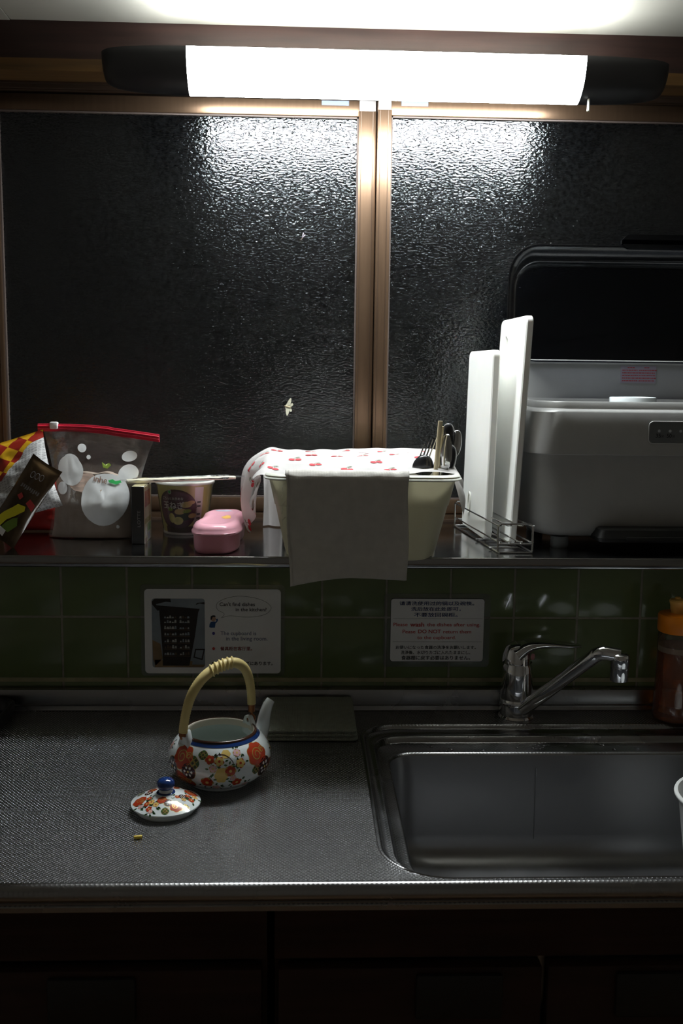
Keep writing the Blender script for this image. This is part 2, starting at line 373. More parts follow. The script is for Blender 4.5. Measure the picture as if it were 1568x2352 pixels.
def chips_mat():
    m, N, L, p = newmat('printed_chip_foil'); p.inputs['Roughness'].default_value = .28
    uv = N.new('ShaderNodeUVMap'); sx = N.new('ShaderNodeSeparateXYZ'); L.new(uv.outputs[0], sx.inputs[0]); u, v = sx.outputs[0], sx.outputs[1]
    mp = N.new('ShaderNodeMapping'); mp.inputs['Rotation'].default_value = (0, 0, .7); mp.inputs['Scale'].default_value = (9, 7, 1); L.new(uv.outputs[0], mp.inputs[0])
    ck = N.new('ShaderNodeTexChecker'); ck.inputs['Scale'].default_value = 1.0; ck.inputs[1].default_value = (.75, .42, .02, 1); ck.inputs[2].default_value = (.33, .025, .015, 1); L.new(mp.outputs[0], ck.inputs[0])
    d = math_node(N, L, 'SUBTRACT', math_node(N, L, 'ADD', math_node(N, L, 'MULTIPLY', u, 1.0), math_node(N, L, 'MULTIPLY', v, -.85)), .22)
    n = N.new('ShaderNodeTexNoise'); n.inputs['Scale'].default_value = 4; L.new(uv.outputs[0], n.inputs[0])
    d = math_node(N, L, 'ADD', d, math_node(N, L, 'MULTIPLY', math_node(N, L, 'SUBTRACT', n.outputs[0], .5), .25))
    white = math_node(N, L, 'GREATER_THAN', d, 0.)
    mp2 = N.new('ShaderNodeMapping'); mp2.inputs['Rotation'].default_value = (0, 0, -.75); mp2.inputs['Scale'].default_value = (14, 34, 1); L.new(uv.outputs[0], mp2.inputs[0])
    br = N.new('ShaderNodeTexBrick'); br.inputs['Scale'].default_value = 1.; br.inputs[1].default_value = (.72, .72, .72, 1); br.inputs[2].default_value = (.10, .10, .10, 1); br.inputs[3].default_value = (.74, .74, .74, 1); br.inputs['Mortar Size'].default_value = .055; br.inputs['Bias'].default_value = .05; L.new(mp2.outputs[0], br.inputs[0])
    mx = N.new('ShaderNodeMix'); mx.data_type = 'RGBA'; L.new(white, mx.inputs[0]); L.new(ck.outputs[0], mx.inputs[6]); L.new(br.outputs[0], mx.inputs[7]); L.new(mx.outputs[2], p.inputs['Base Color'])
    return m
K['chips'] = chips_mat()

# text ---------------------------------------------------------------
def text_mesh(s, bold=0.):
    cu = bpy.data.curves.new('t', 'FONT'); cu.body = s; cu.size = 1; cu.resolution_u = 3; cu.offset = bold; cu.fill_mode = 'FRONT'
    o = link(bpy.data.objects.new('t', cu)); bpy.context.view_layer.update()
    dg = bpy.context.evaluated_depsgraph_get(); me = bpy.data.meshes.new_from_object(o.evaluated_get(dg))
    V = [v.co.copy() for v in me.vertices]; F = [tuple(p.vertices) for p in me.polygons]
    bpy.data.objects.remove(o); bpy.data.curves.remove(cu); bpy.data.meshes.remove(me)
    return V, F
def text(s, m, parent, put, width=None, height=None, bold=.008, name='lettering', align='L'):
    """put(x, y) -> world position, x to the right and y upwards in metres"""
    cjk = any(ord(c) > 0x2e80 for c in s)
    V, F = text_mesh(s, 0. if cjk else bold)
    if not V: return
    if cjk:                               # heavier strokes: the glyphs printed twice, a hair apart
        n = len(V); h = .035
        V = [v+Vector((dx, dy, 0)) for dx, dy in ((-h*.5, -h*.3), (h*.5, -h*.3), (0, h*.5)) for v in V]; F = [tuple(i+k*n for i in f) for k in range(3) for f in F]
    x0 = min(v.x for v in V); x1 = max(v.x for v in V); y0 = min(v.y for v in V); y1 = max(v.y for v in V)
    k = width/(x1-x0) if width else height/(y1-y0); ky = height/(y1-y0) if height else k
    mb = MB(); sh = {'L': 0, 'C': -(x1-x0)*k/2}[align]
    mb.add([put((v.x-x0)*k+sh, (v.y-y0)*ky) for v in V], F)
    return mb.build(name, m, parent, smooth=0, recalc=False)


# ================================================================== the setting
XL, XR, YF, ZT = -1.5, 1.7, -3.1, 2.45
def struct(name, mb, m, label=None, cat=None, **k):
    o = mb.build(name, m, smooth=k.pop('smooth', 30), **k); o['kind'] = 'structure'
    if label: o['label'] = label
    if cat: o['category'] = cat
    return o
struct('floor', MB().box(XL-.1, XR+.1, YF-.1, .45, -.1, 0), K['floor'], 'dark wooden kitchen floor in front of the sink', 'floor')
struct('ceiling', MB().box(XL-.1, XR+.1, YF-.1, .45, ZT, ZT+.1), K['ceiling'], 'plain ceiling above the wall cabinet', 'ceiling')
struct('wall_left', MB().box(XL-.1, XL, YF, .45, 0, ZT), K['plaster'], 'plaster wall at the end of the counter', 'wall')
struct('wall_right', MB().box(XR, XR+.1, YF, .45, 0, ZT), K['plaster'], 'plaster wall beyond the sink', 'wall')
struct('wall_front', MB().box(XL-.1, XR+.1, YF-.1, YF, 0, ZT), K['plaster'], 'plaster wall facing the kitchen window', 'wall')
wb = MB().box(XL-.1, XR+.1, .0012, .40, 0, 1.0882)                      # under the window, behind the tiles
wb.box(XL-.1, XR+.1, .225, .40, 1.90, ZT).box(XL-.1, -.7265, .225, .40, 1.0882, 1.90).box(.7145, XR+.1, .225, .40, 1.0882, 1.90)
wall = struct('wall_back', wb, K['grout'], 'wall with green square tiles under the kitchen window', 'wall')
# tiles, one object each, sharing one mesh
tm = MB().rbox(-.0487, .0487, -.0055, .004, -.0487, .0487, .0018, 2)
tt = MB().rbox(-.0487, .0487, -.0055, .004, -.0487, .0425, .0018, 2)
for zi, mbt in ((0.842, tm), (0.942, tm), (1.042, tt)):
    t0 = None
    for k in range(-15, 17):
        x = .1*k+.05
        if t0 is None: t0 = mbt.build('tile', K['tile'], wall); o = t0
        else: o = link(t0.copy()); o.parent = wall
        o.location = (x, .0055+random.uniform(-.0003, .0003), zi); o.rotation_euler = (random.uniform(-.004, .004), 0, random.uniform(-.004, .004))
MB().box(-1.5, 1.7, -.0012, .006, .8895, .8958).build('grout_line', K['cream_caulk'], wall, smooth=0, label='cream caulk line along the foot of the tiles')

RECESS = True
struct('trim_1', MB().box(-1.345, 1.49, .0, .03, 1.806, 1.86), K['wood_red'], 'dark red-brown wooden lintel board above the window', 'trim')
struct('trim_2', MB().box(-1.345, 1.49, -.004, .05, 1.7895, 1.806), K['wood_ochre'], 'narrow ochre wooden strip under the lintel board', 'trim')

# ------------------------------------------------------------------ the sliding window
wf = struct('window_3', MB().box(-.66, .62, .05, .15, 1.787, 1.84), K['bronze_dark'], 'dark bronze aluminium frame around the sliding window', 'window frame')
for y, z in ((.058, 1.7825), (.075, 1.7838)): MB().box(-.64, .60, y, y+.008, z, 1.788).build('head_track', K['bronze_dark'], wf, smooth=0)
MB().box(-.66, -.628, .05, .15, 1.116, 1.787).build('jamb', K['bronze'], wf, smooth=0)
MB().box(.585, .62, .05, .15, 1.116, 1.787).build('jamb', K['bronze'], wf, smooth=0)
MB().box(-.66, .62, .078, .15, 1.10, 1.136).build('sill', K['bronze_dark'], wf, smooth=0)
for y in (.081, .098): MB().box(-.628, .585, y, y+.004, 1.134, 1.143).build('bottom_track', K['bronze'], wf, smooth=0)
def sash(name, x0, x1, y, s0, s1, label, stile_right):
    """x0..x1 outer, s0/s1 widths of the stiles; y is the face"""
    e = link(bpy.data.objects.new(name, None)); e.location = place((.5*(x0+x1), y, 1.14)); ROOT[e.name] = Vector(e.location)
    e['kind'] = 'structure'; e['label'] = label; e['category'] = 'window'
    zb, zt, g0, g1 = 1.144, 1.7845, 1.167, 1.7605
    MB().rbox(x0, x1, y, y+.022, g1, zt, .0012).build('top_rail', K['bronze'], e)
    MB().rbox(x0, x1, y, y+.022, zb, g0, .0012).build('bottom_rail', K['bronze'], e)
    for a, b, in ((x0, x0+s0), (x1-s1, x1)):
        st = MB().rbox(a, b, y-.004, y+.022, zb+.002, zt-.016, .0012).build('stile', K['bronze'], e)
        w_ = b-a
        for q in (a+.0035, b-.0055): MB().box(q, q+.0007, y-.0048, y-.004, zb+.004, zt-.017).build('groove', K['bronze_dark'], st, smooth=0)
        MB().rbox(a+.0008, b-.0008, y-.0035, y+.02, zt-.017, zt-.0005, .001).build('stile_cap', K['cap_grey'], e)
    gx0, gx1 = x0+s0, x1-s1
    MB().box(gx0-.004, gx1+.004, y+.009, y+.013, g0-.004, g1+.004).build('pane', K['pane'], e, smooth=0, label='dark obscure glass pane with a fine pebbled texture')
    gk = MB()
    R = [(gx0, g0), (gx1, g0), (gx1, g1), (gx0, g1)]
    for i in range(4):
        (a, c), (b, d) = R[i], R[(i+1) % 4]
        gk.box(min(a, b)-.0022, max(a, b)+.0022, y+.003, y+.009, min(c, d)-.0022, max(c, d)+.0022)
    gk.build('gasket', K['gasket'], e, smooth=0)
    return e
wl = sash('window_1', -.634, -.0215, .098, .033, .0272, 'left sliding sash of bronze aluminium with dark obscure glass', True)
wr = sash('window_2', -.0202, .585, .086, .0215, .033, 'right sliding sash of bronze aluminium with dark obscure glass', False)
MB().box(-.106, -.064, .0972, .098, 1.7765, 1.7835).build('label_sticker', K['sticker_blue'], wl, smooth=0)
MB().box(.016, .057, .0852, .086, 1.775, 1.782).build('label_sticker', K['sticker_blue'], wr, smooth=0)

# ------------------------------------------------------------------ wall cabinet above
wc = thing('wall_cabinet', 'cream wall cabinet hanging over the window lamp, its pale underside lit', 'cabinet', (.17, -.16, 1.858))
MB().box(-.548, .90, -.335, .0, 1.858, 1.868).build('bottom_panel', K['cabwhite'], wc, smooth=0)
MB().box(-.5635, -.5492, -.335, .0, 1.8572, 2.40).build('side_panel', K['cabwhite'], wc, smooth=0)
MB().box(.901, .915, -.335, .0, 1.8572, 2.40).build('side_panel', K['cabwhite'], wc, smooth=0)
MB().box(-.548, .90, -.01, .0, 1.868, 2.40).build('back_panel', K['cabwhite'], wc, smooth=0)
MB().box(-.548, .90, -.335, .0, 2.388, 2.40).build('top_panel', K['cabwhite'], wc, smooth=0)
for a, b in ((-.5625, -.075), (-.072, .413), (.416, .914)):
    d = MB().rbox(a, b, -.355, -.337, 1.862, 2.398, .002).build('door', K['cabwhite'], wc)
    MB().rbox(b-.06, b-.045, -.372, -.355, 1.90, 2.0, .004).build('handle', K['lampblack'], d)

# ------------------------------------------------------------------ fluorescent lamp
LX0, LX1 = -.2905, .2495
prof = crom([(0, -.1005, 1.798), (0, -.1000, 1.788), (0, -.0945, 1.772), (0, -.083, 1.757), (0, -.065, 1.7462), (0, -.052, 1.7468), (0, -.037, 1.7560), (0, -.022, 1.7700), (0, -.009, 1.7840)], 4)
lamp = thing('fluorescent_lamp', 'lit white fluorescent lamp with black tapered ends under the wall cabinet', 'lamp', (-.02, -.0, 1.78))
cv = MB().loops([[(x, p.y, p.z) for p in prof] for x in [LX0+(LX1-LX0)*i/12 for i in range(13)]], closed=False).build('cover', K['cover'], lamp, smooth=180, label='glowing white acrylic cover')
MB().loops([[(x, y, z) for y, z in ((-.001, 1.783), (-.007, 1.783), (-.010, 1.8005), (-.055, 1.8110), (-.055, 1.8118), (-.001, 1.8040))] for x in (LX0, LX1)], True, True).build('back_plate', K['lampwhite'], lamp, smooth=0)
MB().tube([(LX0+.012, -.046, 1.779), (LX1-.012, -.046, 1.779)], .0125, 16).build('tube', K['tube'], lamp)
for s, xe, tip in ((-1, LX0, -.412), (1, LX1, .378)):
    L = []
    full = [(0, p.y, p.z) for p in prof] + [(0, -.0015, 1.775), (0, -.0015, 1.80)]
    for k in range(15):
        t = k/14; f = .16+.84*math.sqrt(max(0, 1-t*t)); fy = .25+.75*math.sqrt(max(0, 1-t*t*.98))
        L.append([(xe+(tip-xe)*math.sin(t*PI/2*.999), -.0015+(p[1]+.0015)*fy*1.004, 1.8+(p[2]-1.8)*f*1.004) for p in full])
    MB().loops(L, True, True).build('end_cap', K['lampblack'], lamp, smooth=50)
sw = MB().tube([(.262, -.072, 1.7575), (.262, -.072, 1.7335)], [.0016, .0022], 8).build('pull_switch', K['rim'], lamp)
text('National', K['ink_grey'], cv, lambda x, y: Vector((.2230+x, -.1012+.0006-(y-.002)*.0, 1.7815+y)), width=.0145, bold=.01, name='brand_lettering')

# ------------------------------------------------------------------ shelf under the window
SZ = 1.132
sh = thing('steel_shelf', 'polished stainless steel shelf running below the window', 'shelf', (0, -.08, 1.117))
MB().box(-1.345, 1.49, -.235, .0775, SZ-.0015, SZ).build('top', K['steel_shelf'], sh, smooth=0)
lip = MB().loops([[(x, y, z) for y, z in ((-.2325, SZ), (-.2352, SZ-.0006), (-.2362, SZ-.0022), (-.2362, SZ-.0135), (-.2352, SZ-.0150), (-.233, SZ-.0152), (-.215, SZ-.0152), (-.215, SZ-.0142))] for x in (-1.345, 1.49)], closed=False)
lip.build('front_lip', K['steel_shelf'], sh, smooth=60)
MB().box(-1.345, 1.49, -.23, .0, SZ-.0120, SZ-.0016).build('core', K['steel_splash'], sh, smooth=0)

# ------------------------------------------------------------------ sink counter
RECESS = False
CZ = .85
sk = thing('sink_counter', 'stainless steel sink counter with embossed draining board and basin', 'sink', (.1, -.28, .85))
N8 = 10
def ring(x0, x1, y0, y1, r, z): return rrect(x0, x1, y0, y1, r, z, N8)
def ring4(x0, x1, y0, y1, rb, rf, z):     # back and front corners of different radius
    P = []
    for cx, cy, a0, r in ((x1-rb, y1-rb, 0, rb), (x0+rb, y1-rb, PI/2, rb), (x0+rf, y0+rf, PI, rf), (x1-rf, y0+rf, 1.5*PI, rf)):
        for k in range(N8+1):
            a = a0+PI/2*k/N8; P.append((cx+r*math.cos(a), cy+r*math.sin(a), z))
    return P
SX1 = .66
R0 = ring4(-.046, SX1+.046, -.5415, -.0800, .055, .075, CZ)
OX0, OX1, OY0, OY1 = -.80, 1.0, -.5445, -.024
outer = []
for (x, y, z) in R0:                      # same count on the outer rectangle
    cx, cy = .307, -.30; dx, dy = x-cx, y-cy
    t = min((OX1-cx)/dx if dx > 0 else (OX0-cx)/dx if dx < 0 else 9e9, (OY1-cy)/dy if dy > 0 else (OY0-cy)/dy if dy < 0 else 9e9)
    outer.append((cx+dx*t, cy+dy*t, CZ))
top = MB().loops([outer, R0])
nC = N8+1
for i, X in ((2*nC-1, OX0), (4*nC-1, OX1)):       # straight sides run on to the ends of the counter
    a, b = outer[i], outer[(i+1) % (4*nC)]
    top.add([a, (X, a[1], CZ), (X, b[1], CZ), b], [(0, 1, 2, 3)])
top.build('draining_board', K['steel_emboss'], sk, smooth=30, label='embossed stainless worktop')
led = MB().loops([R0,
    ring4(-.0440, SX1+.044, -.541, -.0825, .053, .074, CZ+.0012),
    ring4(-.0405, SX1+.0405, -.5405, -.0862, .050, .072, CZ+.0006),
    ring4(-.0385, SX1+.0385, -.540, -.0890, .048, .071, CZ-.004),
    ring4(-.0365, SX1+.0365, -.5395, -.0915, .046, .070, CZ-.006),
    ring4(-.0300, SX1+.0300, -.539, -.1150, .042, .066, CZ-.006),
    ring4(-.0285, SX1+.0285, -.5385, -.1170, .041, .065, CZ-.0052),
    ring4(-.0268, SX1+.0268, -.538, -.1195, .040, .064, CZ-.0062),
    ring4(-.0240, SX1+.0240, -.5375, -.1230, .039, .062, CZ-.0125),
    ring4(-.0222, SX1+.0222, -.537, -.1250, .038, .061, CZ-.0142),
    ring4(-.0115, SX1+.0115, -.536, -.1560, .036, .058, CZ-.0145),
    ring4(-.0095, SX1+.0095, -.5355, -.1585, .036, .057, CZ-.0150),
    ring4(-.0080, SX1+.0080, -.535, -.1610, .036, .056, CZ-.0180)])
led.build('ledge', K['steel_ledge'], sk, smooth=60, label='stepped ledge round the basin')
bas = [ring4(-.0080, SX1+.0080, -.535, -.1610, .036, .056, CZ-.0180), ring4(-.006, SX1+.006, -.5345, -.1635, .036, .056, CZ-.030), ring4(-.004, SX1+.004, -.534, -.1660, .04, .056, CZ-.135)]
for k in range(1, 8):
    a = PI/2*k/7; d = .035*(1-math.cos(a)); h = .035*math.sin(a)
    bas.append(ring4(-.004+d, SX1+.004-d, -.534+d, -.166-d, .04, .05, CZ-.135-h))
bas.append(ring4(.2, .45, -.4, -.3, .04, .04, CZ-.176))
MB().loops(bas, False, True).build('basin', K['steel_sink'], sk, smooth=60, label='deep satin steel basin')
MB().box(.2035, .2043, -.1668, -.1664, .70, .815).build('seam', K['steel_ledge'], sk, smooth=0)
# upstand at the back
us = [(-.024, CZ), (-.0228, CZ+.0008), (-.0222, CZ+.003), (-.0215, CZ+.0072), (-.0222, CZ+.0082), (-.0210, CZ+.0092), (-.0200, CZ+.030), (-.0192, CZ+.0322), (-.017, CZ+.033), (-.001, CZ+.0330), (-.001, CZ)]
MB().loops([[(x, y, z) for y, z in us] for x in (-.8, 1.0)], closed=False).build('upstand', K['steel_splash'], sk, smooth=30)
# rolled front edge
fe = [(-.5415, CZ), (-.5440, CZ-.0006), (-.5460, CZ+.0010), (-.5495, CZ+.0032), (-.5535, CZ+.0034), (-.5575, CZ+.0012), (-.5600, CZ-.003), (-.5608, CZ-.008), (-.5600, CZ-.0125), (-.5575, CZ-.0150), (-.5575, CZ-.0165), (-.5600, CZ-.0185), (-.5600, CZ-.0235), (-.556, CZ-.0245), (-.535, CZ-.0245)]
MB().loops([[(x, y, z) for y, z in fe] for x in (-.8, 1.0)], closed=False).build('front_edge', K['steel_ledge'], sk, smooth=50)

# base cabinets under the counter
def base_cabinet(x0, x1, handles, label):
    b = thing('base_cabinet', label, 'cabinet', (.5*(x0+x1), -.27, 0.), 'dark wooden cabinets under the sink counter')
    bd = MB(); bd.box(x0, x0+.015, -.535, -.03, .08, .82).box(x1-.015, x1, -.535, -.03, .08, .82).box(x0+.015, x1-.015, -.535, -.03, .08, .095)
    bd.box(x0+.015, x1-.015, -.045, -.03, .095, .60).box(x0, x1, -.48, -.46, .0, .08)
    bd.build('body', K['wood_cab'], b, smooth=0)
    MB().box(x0, x1, -.545, -.535, .765, .822).build('top_rail', K['wood_cab'], b, smooth=0)
    xs = handles
    for (a, c, h0, h1) in xs:
        d = MB().rbox(a+.002, c-.002, -.552, -.535, .10, .757, .002).build('door', K['wood_cab'], b)
        MB().rbox(h0, h1, -.559, -.552, .702, .752, .003).build('handle', K['black_rubber'], d)
    return b
base_cabinet(-.80, -.165, [(-.80, -.48, -.66, -.57), (-.478, -.168, -.389, -.299)], 'dark wooden base cabinet under the draining board')
base_cabinet(-.157, 1.0, [(-.155, .125, -.01, .081), (.127, .43, .20, .29), (.432, .72, .5, .59), (.722, .998, .8, .89)], 'dark wooden base cabinet under the sink basin')

# ================================================================== things on the draining board
# ---- teapot
PX, PY = -.2345, -.283
pot = thing('teapot', 'round porcelain teapot with red flower pattern and cane-wrapped handle', 'teapot', (PX, PY, CZ))
pp = [(.0395, 0), (.0405, .0015), (.0410, .004), (.0475, .0065), (.0560, .0130), (.0620, .0215), (.0650, .0310), (.0645, .0400), (.0605, .0500), (.0555, .0565), (.0500, .0612), (.0465, .0634)]
prof_pot = [(p.x, p.z) for p in crom([(r, 0, z) for r, z in pp], 5)]
MB().lathe([(.0, .0015), (.036, .0015), (.0375, 0)] + prof_pot[1:], (PX, PY, CZ), 72).build('body', K['porcelain'], pot, smooth=180)
MB().lathe([(.0468, .0630), (.0466, .0648), (.0455, .0660), (.0440, .0664), (.0428, .0660), (.0424, .0640), (.0420, .0610), (.0425, .0575)], (PX, PY, CZ), 72).build('rim', K['foot_clay'], pot, smooth=180)
MB().lathe([(.0425, .0575), (.050, .050), (.058, .040), (.061, .030), (.056, .018), (.045, .010), (.0, .008)], (PX, PY, CZ), 72).build('inside', K['pot_inside'], pot, smooth=180, recalc=False)
MB().lathe([(.0508, .0612), (.0496, .0624), (.0480, .0637), (.0470, .0646)], (PX, PY, CZ), 72).build('blue_band', K['blue_glaze'], pot, smooth=180)
MB().lathe([(.0472, .0644), (.0468, .0662), (.0452, .0672), (.0440, .0671)], (PX, PY, CZ), 72).build('brown_edge', K['brown_rim'], pot, smooth=180)
# arc length along the profile
acc = [0.]
for i in range(1, len(prof_pot)): acc.append(acc[-1]+math.dist(prof_pot[i], prof_pot[i-1]))
def prof_at(s):
    s = min(max(s, 0), acc[-1]-1e-6)
    for i in range(1, len(acc)):
        if acc[i] >= s:
            t = (s-acc[i-1])/(acc[i]-acc[i-1]+1e-12)
            return prof_pot[i-1][0]+(prof_pot[i][0]-prof_pot[i-1][0])*t, prof_pot[i-1][1]+(prof_pot[i][1]-prof_pot[i-1][1])*t
def s_of_z(z):
    for i in range(1, len(prof_pot)):
        if prof_pot[i][1] >= z: return acc[i]
    return acc[-1]
def on_pot(th0, z0):
    s0 = s_of_z(z0); r0 = prof_at(s0)[0]
    def at(a, d):
        r, z = prof_at(s0+d); th = th0+a/r0
        return Vector((PX+r*math.cos(th), PY+r*math.sin(th), CZ+z))
    return at
def flower(r, petals=5, depth=.28, n=6):
    return [(r*(1-depth+depth*abs(math.cos(petals*a/2)))*math.cos(a), r*(1-depth+depth*abs(math.cos(petals*a/2)))*math.sin(a)) for a in [2*PI*i/(petals*n) for i in range(petals*n)]]
def disc(r, n=10, ry=None): return [(r*math.cos(2*PI*i/n), (ry or r)*math.sin(2*PI*i/n)) for i in range(n)]
def cloud(r, n=7, ry=1.): return [(x, y*ry) for x, y in flower(r, n, .16, 5)]
def leaf(l, w_): return [(l*t, w_*math.sin(PI*t)) for t in (0, .25, .5, .75, 1)]+[(l*t, -w_*math.sin(PI*t)) for t in (.75, .5, .25)]
def swirl(r, turns=1.6, n=26): return [((r*(1-.75*i/n))*math.cos(turns*2*PI*i/n), (r*(1-.75*i/n))*math.sin(turns*2*PI*i/n)) for i in range(n+1)]
class Paint:
    def __init__(s): s.m = {k: MB() for k in ('p_red', 'p_gold', 'p_dark', 'p_green', 'p_yel', 'p_pink', 'p_white')}
    def red_cloud(s, at, r, ry=1.):
        s.m['p_gold'].decal(at, [(x*1.05, y*1.05) for x, y in cloud(r, 7, ry)], .00012, rings=4)
        s.m['p_red'].decal(at, cloud(r, 7, ry), .00022, rings=4)
        s.m['p_gold'].strip(at, [(x*.55-r*.1, y*.55*ry) for x, y in swirl(r)], r*.07, .00034)
        s.m['p_gold'].strip(at, [(x*.28+r*.55, y*.28*ry+r*.2) for x, y in swirl(r)], r*.06, .00034)
    def dark_medallion(s, at, r):
        s.m['p_gold'].decal(at, disc(r*1.06, 20), .00012, rings=4); s.m['p_dark'].decal(at, disc(r, 20), .00022, rings=4)
        for k in range(6):
            a = 2*PI*k/6
            at2 = lambda x, y, a=a: at(x+r*.5*math.cos(a), y+r*.5*math.sin(a))
            s.m['p_white'].decal(at2, leaf2(r*.36, r*.15), .00034, rot=a, rings=1)
        s.m['p_yel'].decal(at, disc(r*.14), .0004, rings=1)
    def bloom(s, at, r, col, c2='p_yel'):
        s.m['p_gold' if col != 'p_yel' else 'p_red'].decal(at, flower(r*1.08), .00012, rot=random.random()*6, rings=2)
        s.m[col].decal(at, flower(r), .00022, rot=random.random()*6, rings=2); s.m[c2].decal(at, disc(r*.28, 8), .00034, rings=1)
    def leaves(s, at, r, n=5):
        for k in range(n):
            a = random.random()*6.28; at2 = lambda x, y, a=a: at(x+r*math.cos(a), y+r*math.sin(a))
            s.m['p_green'].decal(at2, leaf(.0048, .0012), .0002, rot=a+random.uniform(-.6, .6), rings=1)
    def branch(s, at, pts): s.m['p_dark'].strip(at, pts, .0010, .0003)
    def lozenge(s, at, r):
        s.m['p_green'].decal(at, cloud(r*1.15, 4), .00012, rings=3)
        for dx, dy in ((0, 0), (r*.5, r*.5), (-r*.5, r*.5), (r*.5, -r*.5), (-r*.5, -r*.5)):
            at2 = lambda x, y: at(x+dx, y+dy)
            pts = [(.42*r, 0), (0, .42*r), (-.42*r, 0), (0, -.42*r), (.42*r, 0)]
            s.m['p_gold'].strip(at2, pts, r*.08, .0003); s.m['p_dark'].decal(at2, [(x*.45, y*.45) for x, y in pts[:4]], .0002, rings=1)
    def done(s, parent):
        nm = {'p_red': 'red_enamel_pattern', 'p_gold': 'gold_enamel_lines', 'p_dark': 'dark_enamel_pattern', 'p_green': 'green_enamel_leaves', 'p_yel': 'yellow_enamel_flowers', 'p_pink': 'pink_enamel_flowers', 'p_white': 'white_enamel_petals'}
        for k, mb in s.m.items():
            if mb.v: mb.build(nm[k], K[k], parent, smooth=180, recalc=False, kind='stuff')
def leaf2(l, w_): return [(l*(t-.5), w_*math.sin(PI*t)) for t in (0, .25, .5, .75, 1)]+[(l*(t-.5), -w_*math.sin(PI*t)) for t in (.75, .5, .25)]
pt = Paint(); A = math.radians
for rep in (0, 180):                      # the pattern runs round the pot twice
    f = lambda deg, z: on_pot(A(deg+rep), z)
    pt.red_cloud(f(-133, .047), .0165); pt.dark_medallion(f(-150, .030), .0125); pt.dark_medallion(f(-122, .0325), .0105)
    pt.red_cloud(f(-134, .016), .0185, .85); pt.lozenge(f(-117, .044), .008); pt.lozenge(f(-152, .012), .007)
    pt.lozenge(f(-106, .053), .0055)
    pt.red_cloud(f(-36, .047), .0165); pt.dark_medallion(f(-27, .029), .0130); pt.lozenge(f(-42, .030), .006)
    pt.red_cloud(f(-12, .020), .014)
    for d, z, r, c in ((-97, .0500, .0058, 'p_red'), (-86, .0470, .0058, 'p_yel'), (-62, .0425, .0060, 'p_yel'), (-74, .0355, .0068, 'p_red'), (-100, .0210, .0078, 'p_red'), (-66, .0185, .0064, 'p_red'),
                       (-93, .0385, .0046, 'p_pink'), (-64, .0545, .0050, 'p_pink'), (-71, .0270, .0040, 'p_pink'), (-90, .0120, .0050, 'p_pink'), (-53, .0130, .004, 'p_pink'), (-170, .050, .0055, 'p_pink'), (-178, .040, .005, 'p_yel')):
        pt.bloom(f(d, z), r, c, 'p_yel' if c != 'p_yel' else 'p_red'); pt.leaves(f(d, z), r*1.15)
    pt.m['p_yel'].decal(f(-84, .030), [(x, y*1.3) for x, y in cloud(.0085, 6)], .00008, rings=3)
    pt.m['p_yel'].decal(f(-78, .055), cloud(.006, 6), .00008, rings=2)
    pt.branch(f(-84, .052), [(-.008, .001), (-.002, .003), (.005, .002), (.010, -.002), (.013, -.006), (.014, -.009)])
    pt.branch(f(-98, .027), [(.004, .006), (.001, .002), (.0035, -.001), (.001, -.004)])
pt.done(pot)
# lugs, spout and bail handle lie in one upright plane
ax = Vector((.80, .60, 0)); nx = Vector((-.6, .8, 0))
def ph(s, z, n=0.): return Vector((PX, PY, CZ)) + ax*s + nx*n + Vector((0, 0, z))
for s in (-1, 1):
    ls = -.0500 if s < 0 else .0455
    lg = MB(); base = ph(ls, .0585); hole = ph(ls-.0*s, .0735)
    # an ear: thick plate with a hole for the wire
    L = []; n = 22; hw = .0040
    outl = [(-.0125, -.006), (-.0095, .006), (-.0062, .0125), (-.003, .0168), (0, .0180), (.003, .0168), (.0062, .0125), (.0095, .006), (.0125, -.006), (.006, -.009), (0, -.0095), (-.006, -.009)]
    outl = [(p.x, p.y) for p in crom([(x, y, 0) for x, y in outl], 3, closed=True)]
    hr = .0028; hc = .0115; m_ = len(outl)
    def pe(t, z, dd): return base + nx*t + Vector((0, 0, z)) + ax*(dd + (-s)*.10*z)
    hol = [(hr*math.cos(math.atan2(y-hc, x)), hc+hr*math.sin(math.atan2(y-hc, x))) for x, y in outl]
    MB().loops([[pe(x, y, -hw*.6) for x, y in hol], [pe(x*.97, y*.99, -hw) for x, y in outl], [pe(x*1.03, y*1.01, 0) for x, y in outl], [pe(x*.97, y*.99, hw) for x, y in outl], [pe(x, y, hw*.6) for x, y in hol], [pe(x, y, -hw*.6) for x, y in hol]]).build('lug', K['porcelain'], pot, smooth=180)
    MB().tube(crom([ph(ls+.006*s, .066, 0), ph(ls+.0075*s, .072), ph(ls+.002*s, .0765), ph(ls-.003*s, .0715), ph(ls+.001*s, .0695), ph(ls+.0035*s, .077), ph(ls+.003*s, .088)], 6), .0014, 8).build('wire_hook', K['copper'], pot)
hp = crom([ph(-.0535, .074), ph(-.0520, .086), ph(-.0470, .106), ph(-.0385, .124), ph(-.0230, .140), ph(-.002, .1490), ph(.0190, .1510), ph(.0345, .1435), ph(.0435, .128), ph(.0475, .108), ph(.0485, .090)], 14)
hd = MB(); rad = []
for i, p in enumerate(hp):                # coils of the cane wrapping
    t = i/(len(hp)-1); rad.append(.0060*(1-.10*math.cos(t*PI*2))+(.00035 if i % 2 else -.00015))
hd.tube(hp, rad, 14).build('handle', K['cane'], pot, smooth=60, label='arched handle wrapped in pale cane')
wr_ = MB()
for k in range(6):
    i = int(len(hp)*(.46+.026*k)); p = hp[i]; T = (hp[i+1]-hp[i-1]).normalized(); B = nx
    U = T.cross(B).normalized()
    wr_.tube([p+(B*math.cos(a)+U*math.sin(a))*.0072+T*.003*math.cos(a) for a in [2*PI*j/14 for j in range(14)]], .0013, 6, closed=True)
wr_.build('cane_binding', K['cane'], pot)
